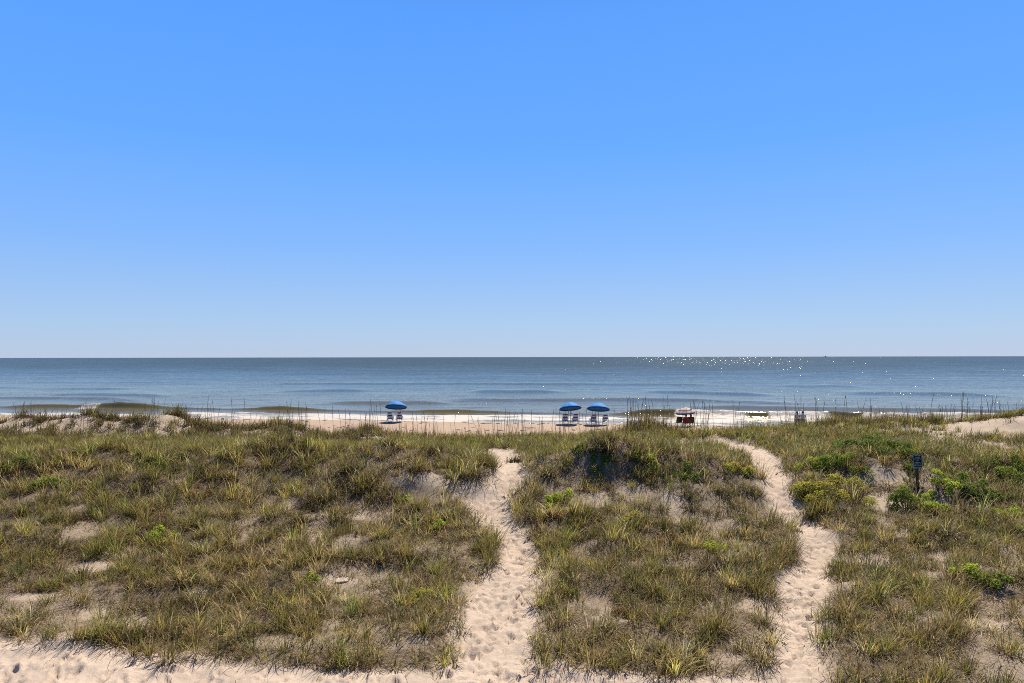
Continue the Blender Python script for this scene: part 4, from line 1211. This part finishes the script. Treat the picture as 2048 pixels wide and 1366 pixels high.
def person(loc, rz, J, shirt, shorts, label, hair_long=False, hgt=1.0, shirt_sleeve=.55):
    """J: joint positions: pelvis, chest, neck, head, and L/R shoulder elbow wrist hip knee ankle toe"""
    root = empty("person", loc, rz); root.scale = (hgt,) * 3
    V = []; E = []; ix = {}
    def v(k, p, r): ix[k] = len(V); V.append((*p, r)); return ix[k]
    def e(a, b): E.append((ix[a], ix[b]))
    P = {k: Vector(p) for k, p in J.items()}
    v('pelvis', P['pelvis'], (.15, .11)); v('waist', P['pelvis'].lerp(P['chest'], .5), (.135, .10)); v('chest', P['chest'], (.155, .11)); v('neck', P['neck'], .055)
    v('jaw', P['neck'].lerp(P['head'], .45), .07); v('head', P['head'], (.082, .098)); up = (P['head'] - P['neck']).normalized(); v('crown', P['head'] + up * .085, .065)
    for a, b in (('pelvis', 'waist'), ('waist', 'chest'), ('chest', 'neck'), ('neck', 'jaw'), ('jaw', 'head'), ('head', 'crown')): e(a, b)
    for s_ in 'LR':
        v('sh' + s_, P['sh' + s_], .062); v('el' + s_, P['el' + s_], .043); v('wr' + s_, P['wr' + s_], .029)
        e('chest', 'sh' + s_); e('sh' + s_, 'el' + s_); e('el' + s_, 'wr' + s_)
        dr = (P['wr' + s_] - P['el' + s_]).normalized(); palm = P['wr' + s_] + dr * .075
        v('pm' + s_, palm, (.038, .02)); e('wr' + s_, 'pm' + s_)
        side = dr.cross(Vector((0, 1, 0))); side = side.normalized() if side.length > .1 else Vector((1, 0, 0))
        for f, (o_, L) in enumerate(((-.030, .065), (-.010, .08), (.010, .075), (.029, .058))):
            q = palm + side * o_ + dr * .02; v('f%d%s' % (f, s_), q + dr * L * .5, .009); v('t%d%s' % (f, s_), q + dr * L + Vector((0, .012, 0)), .007)
            e('pm' + s_, 'f%d%s' % (f, s_)); e('f%d%s' % (f, s_), 't%d%s' % (f, s_))
        q = P['wr' + s_] + dr * .03; v('th' + s_, q + side * .05 + dr * .03 + Vector((0, .02, 0)), .010); e('wr' + s_, 'th' + s_)
        v('hp' + s_, P['hp' + s_], .095); v('kn' + s_, P['kn' + s_], .058); v('cf' + s_, P['kn' + s_].lerp(P['an' + s_], .35), .055); v('an' + s_, P['an' + s_], .036); v('to' + s_, P['to' + s_], .034)
        e('pelvis', 'hp' + s_); e('hp' + s_, 'kn' + s_); e('kn' + s_, 'cf' + s_); e('cf' + s_, 'an' + s_); e('an' + s_, 'to' + s_)
    skin_mesh("body", V, E, M_SKIN, root, 1)
    # shirt over the trunk and upper arms
    sv = [(*P['pelvis'].lerp(P['chest'], .08), (.168, .13)), (*P['pelvis'].lerp(P['chest'], .5), (.155, .12)), (*P['chest'], (.175, .13)), (*P['chest'].lerp(P['neck'], .75), .075)]
    se = [(0, 1), (1, 2), (2, 3)]
    for s_ in 'LR':
        b = len(sv); sv += [(*P['sh' + s_], .08), (*P['sh' + s_].lerp(P['el' + s_], shirt_sleeve), .066)]; se += [(2, b), (b, b + 1)]
    skin_mesh("shirt", sv, se, shirt, root, 1)
    hv = [(*P['pelvis'], (.17, .135))]; he = []
    for s_ in 'LR':
        b = len(hv); hv += [(*P['hp' + s_], .115), (*P['hp' + s_].lerp(P['kn' + s_], .75), .085)]; he += [(0, b), (b, b + 1)]
    skin_mesh("shorts", hv, he, shorts, root, 1)
    # hair, face
    fw = Vector((0, 1, 0)); m = MB(); m.ball(P['head'] + up * .035 - fw * .018, (.094, .108, .105), 12, 8)
    if hair_long: m.ball(P['head'] - up * .08 - fw * .05, (.085, .07, .13), 10, 7)
    m.build("hair", M_HAIR, root, True)
    for sx in (-1, 1):
        MB().ball(P['head'] + Vector((sx * .032, .092, .0)), .011, 8, 6).build("eye", M_EYE, root, True)
        MB().ball(P['head'] + Vector((sx * .086, -.005, -.01)), (.014, .022, .032), 8, 6).build("ear", M_SKIN, root, True)
    MB().ball(P['head'] + Vector((0, .104, -.028)), (.014, .02, .022), 8, 6).build("nose", M_SKIN, root, True)
    MB().ball(P['head'] + Vector((0, .088, -.065)), (.026, .010, .007), 8, 5).build("mouth", M_CRED, root, True)
    tag(root, label, "person")
    return root
STAND = {'pelvis': (0, 0, .95), 'chest': (0, 0, 1.28), 'neck': (0, 0, 1.47), 'head': (0, .02, 1.61),
         'shL': (-.19, 0, 1.40), 'elL': (-.25, -.03, 1.12), 'wrL': (-.24, .06, .88), 'shR': (.19, 0, 1.40), 'elR': (.25, -.03, 1.12), 'wrR': (.24, .07, .88),
         'hpL': (-.095, 0, .90), 'knL': (-.11, .03, .48), 'anL': (-.11, -.02, .08), 'toL': (-.12, .14, .035), 'hpR': (.095, 0, .90), 'knR': (.11, -.02, .48), 'anR': (.11, -.10, .08), 'toR': (.12, .06, .035)}
SIT = {'pelvis': (0, -.10, .46), 'chest': (0, -.22, .76), 'neck': (0, -.25, .94), 'head': (0, -.22, 1.07),
       'shL': (-.19, -.23, .88), 'elL': (-.30, -.05, .66), 'wrL': (-.26, .18, .64), 'shR': (.19, -.23, .88), 'elR': (.30, -.05, .66), 'wrR': (.26, .18, .64),
       'hpL': (-.09, -.06, .45), 'knL': (-.11, .36, .50), 'anL': (-.12, .58, .10), 'toL': (-.13, .78, .05), 'hpR': (.09, -.06, .45), 'knR': (.12, .36, .50), 'anR': (.14, .62, .10), 'toR': (.15, .82, .05)}
M_SH1 = plain("grey_white_shirt", (.62, .62, .66), .85, .05, 10); M_SH2 = plain("pale_blue_shirt", (.55, .66, .76), .85, .05, 10)
M_SH3 = plain("red_shirt", (.40, .035, .035), .85, .08, 10); M_SH4 = plain("grey_shirt", (.22, .21, .22), .85, .08, 10)
M_SHORT = plain("dark_shorts", (.03, .035, .05), .85, .1, 10); M_SHORT2 = plain("tan_shorts", (.30, .24, .17), .85, .1, 10)
for px, d, st, shm, sho, lab, hl, hg in ((1594.5, 61.5, STAND, M_SH1, M_SHORT, "person in a light grey top, left of the two standing by the surf", True, .97),
                                    (1606.0, 61.0, STAND, M_SH2, M_SHORT2, "person in a pale blue-grey shirt, right of the two standing by the surf", False, 1.0)):
    x, y = at_depth(px, d); z = float(terrain(np.array([x]), np.array([y]))[0])
    person((x, y, z), R(8) if hl else R(-25), st, shm, sho, lab, hl, hg)
person((CH2[0], CH2[1], CH2[2]), R(-4), SIT, M_SH3, M_SHORT, "person in a red top sitting in the red folding chair", False, .97)
person((CH3[0], CH3[1], CH3[2]), R(-14), SIT, M_SH4, M_SHORT, "person in a grey top sitting in the right brown folding chair", True, .97)

# ---------------------------------------------------------------- ship on the horizon
M_HULL = plain("ship_hull", (.16, .18, .22), .6, .1, .2); M_SUPER = plain("ship_deckhouse", (.30, .32, .36), .6, .1, .3)
def ship():
    d = 7600.0; x = at_depth(1652, d)[0]; root = empty("ship", (x, d, 0))
    V = []; F = []; L, B = 46, 8
    st = [(-L / 2, .55, 6.0), (-L / 4, 1, 5.2), (0, 1, 5.0), (L / 4, .95, 5.6), (L / 2, .04, 7.2)]
    for (xx, b, h) in st: V += [(xx, -B / 2 * b * .6, -1), (xx, B / 2 * b * .6, -1), (xx + (1.5 if xx == L / 2 else 0), B / 2 * b, h), (xx + (1.5 if xx == L / 2 else 0), -B / 2 * b, h)]
    for i in range(len(st) - 1):
        for k in range(4): F.append((i * 4 + k, i * 4 + (k + 1) % 4, i * 4 + 4 + (k + 1) % 4, i * 4 + 4 + k))
    F += [(3, 2, 1, 0), tuple(len(V) - 4 + k for k in range(4))]
    mesh_np("hull", V, F, M_HULL, root)
    h = MB().box((4, 0, 8.0), (13, 6, 6)).box((5, 0, 12.2), (8, 5, 2.6)).build("deckhouse", M_SUPER, root)
    MB().tube([(2, 0, 13), (2, 0, 19)], .35, 6).build("mast", M_HULL, h)
    MB().tube([(-14, 0, 5), (-15, 0, 13)], .3, 6).build("boom", M_HULL, root)
    tag(root, "tiny grey ship on the horizon at the right", "ship")
ship()

# ---------------------------------------------------------------- seaweed on the beach
M_WRACK = plain("seaweed", (.05, .035, .02), .8, .3, 10)
def wrack():
    m = MB(); r = random.Random(12)
    for i in range(260):
        x = r.uniform(-45, 40); s = r.choice((r.gauss(67.8, .5), r.gauss(62, 1.2), r.uniform(54, 67)))
        y = s - .17 * x; z = float(terrain(np.array([x]), np.array([y]))[0])
        l = r.uniform(.08, .35); a = r.uniform(-.4, .4)
        m.ball((x, y, z + .02), (l, r.uniform(.03, .10), r.uniform(.015, .04)), 6, 4, Matrix.Rotation(a, 3, 'Z'))
    o = m.build("seaweed", M_WRACK)
    tag(o, "dark seaweed scraps scattered over the beach strip", "seaweed", kind='stuff')
wrack()
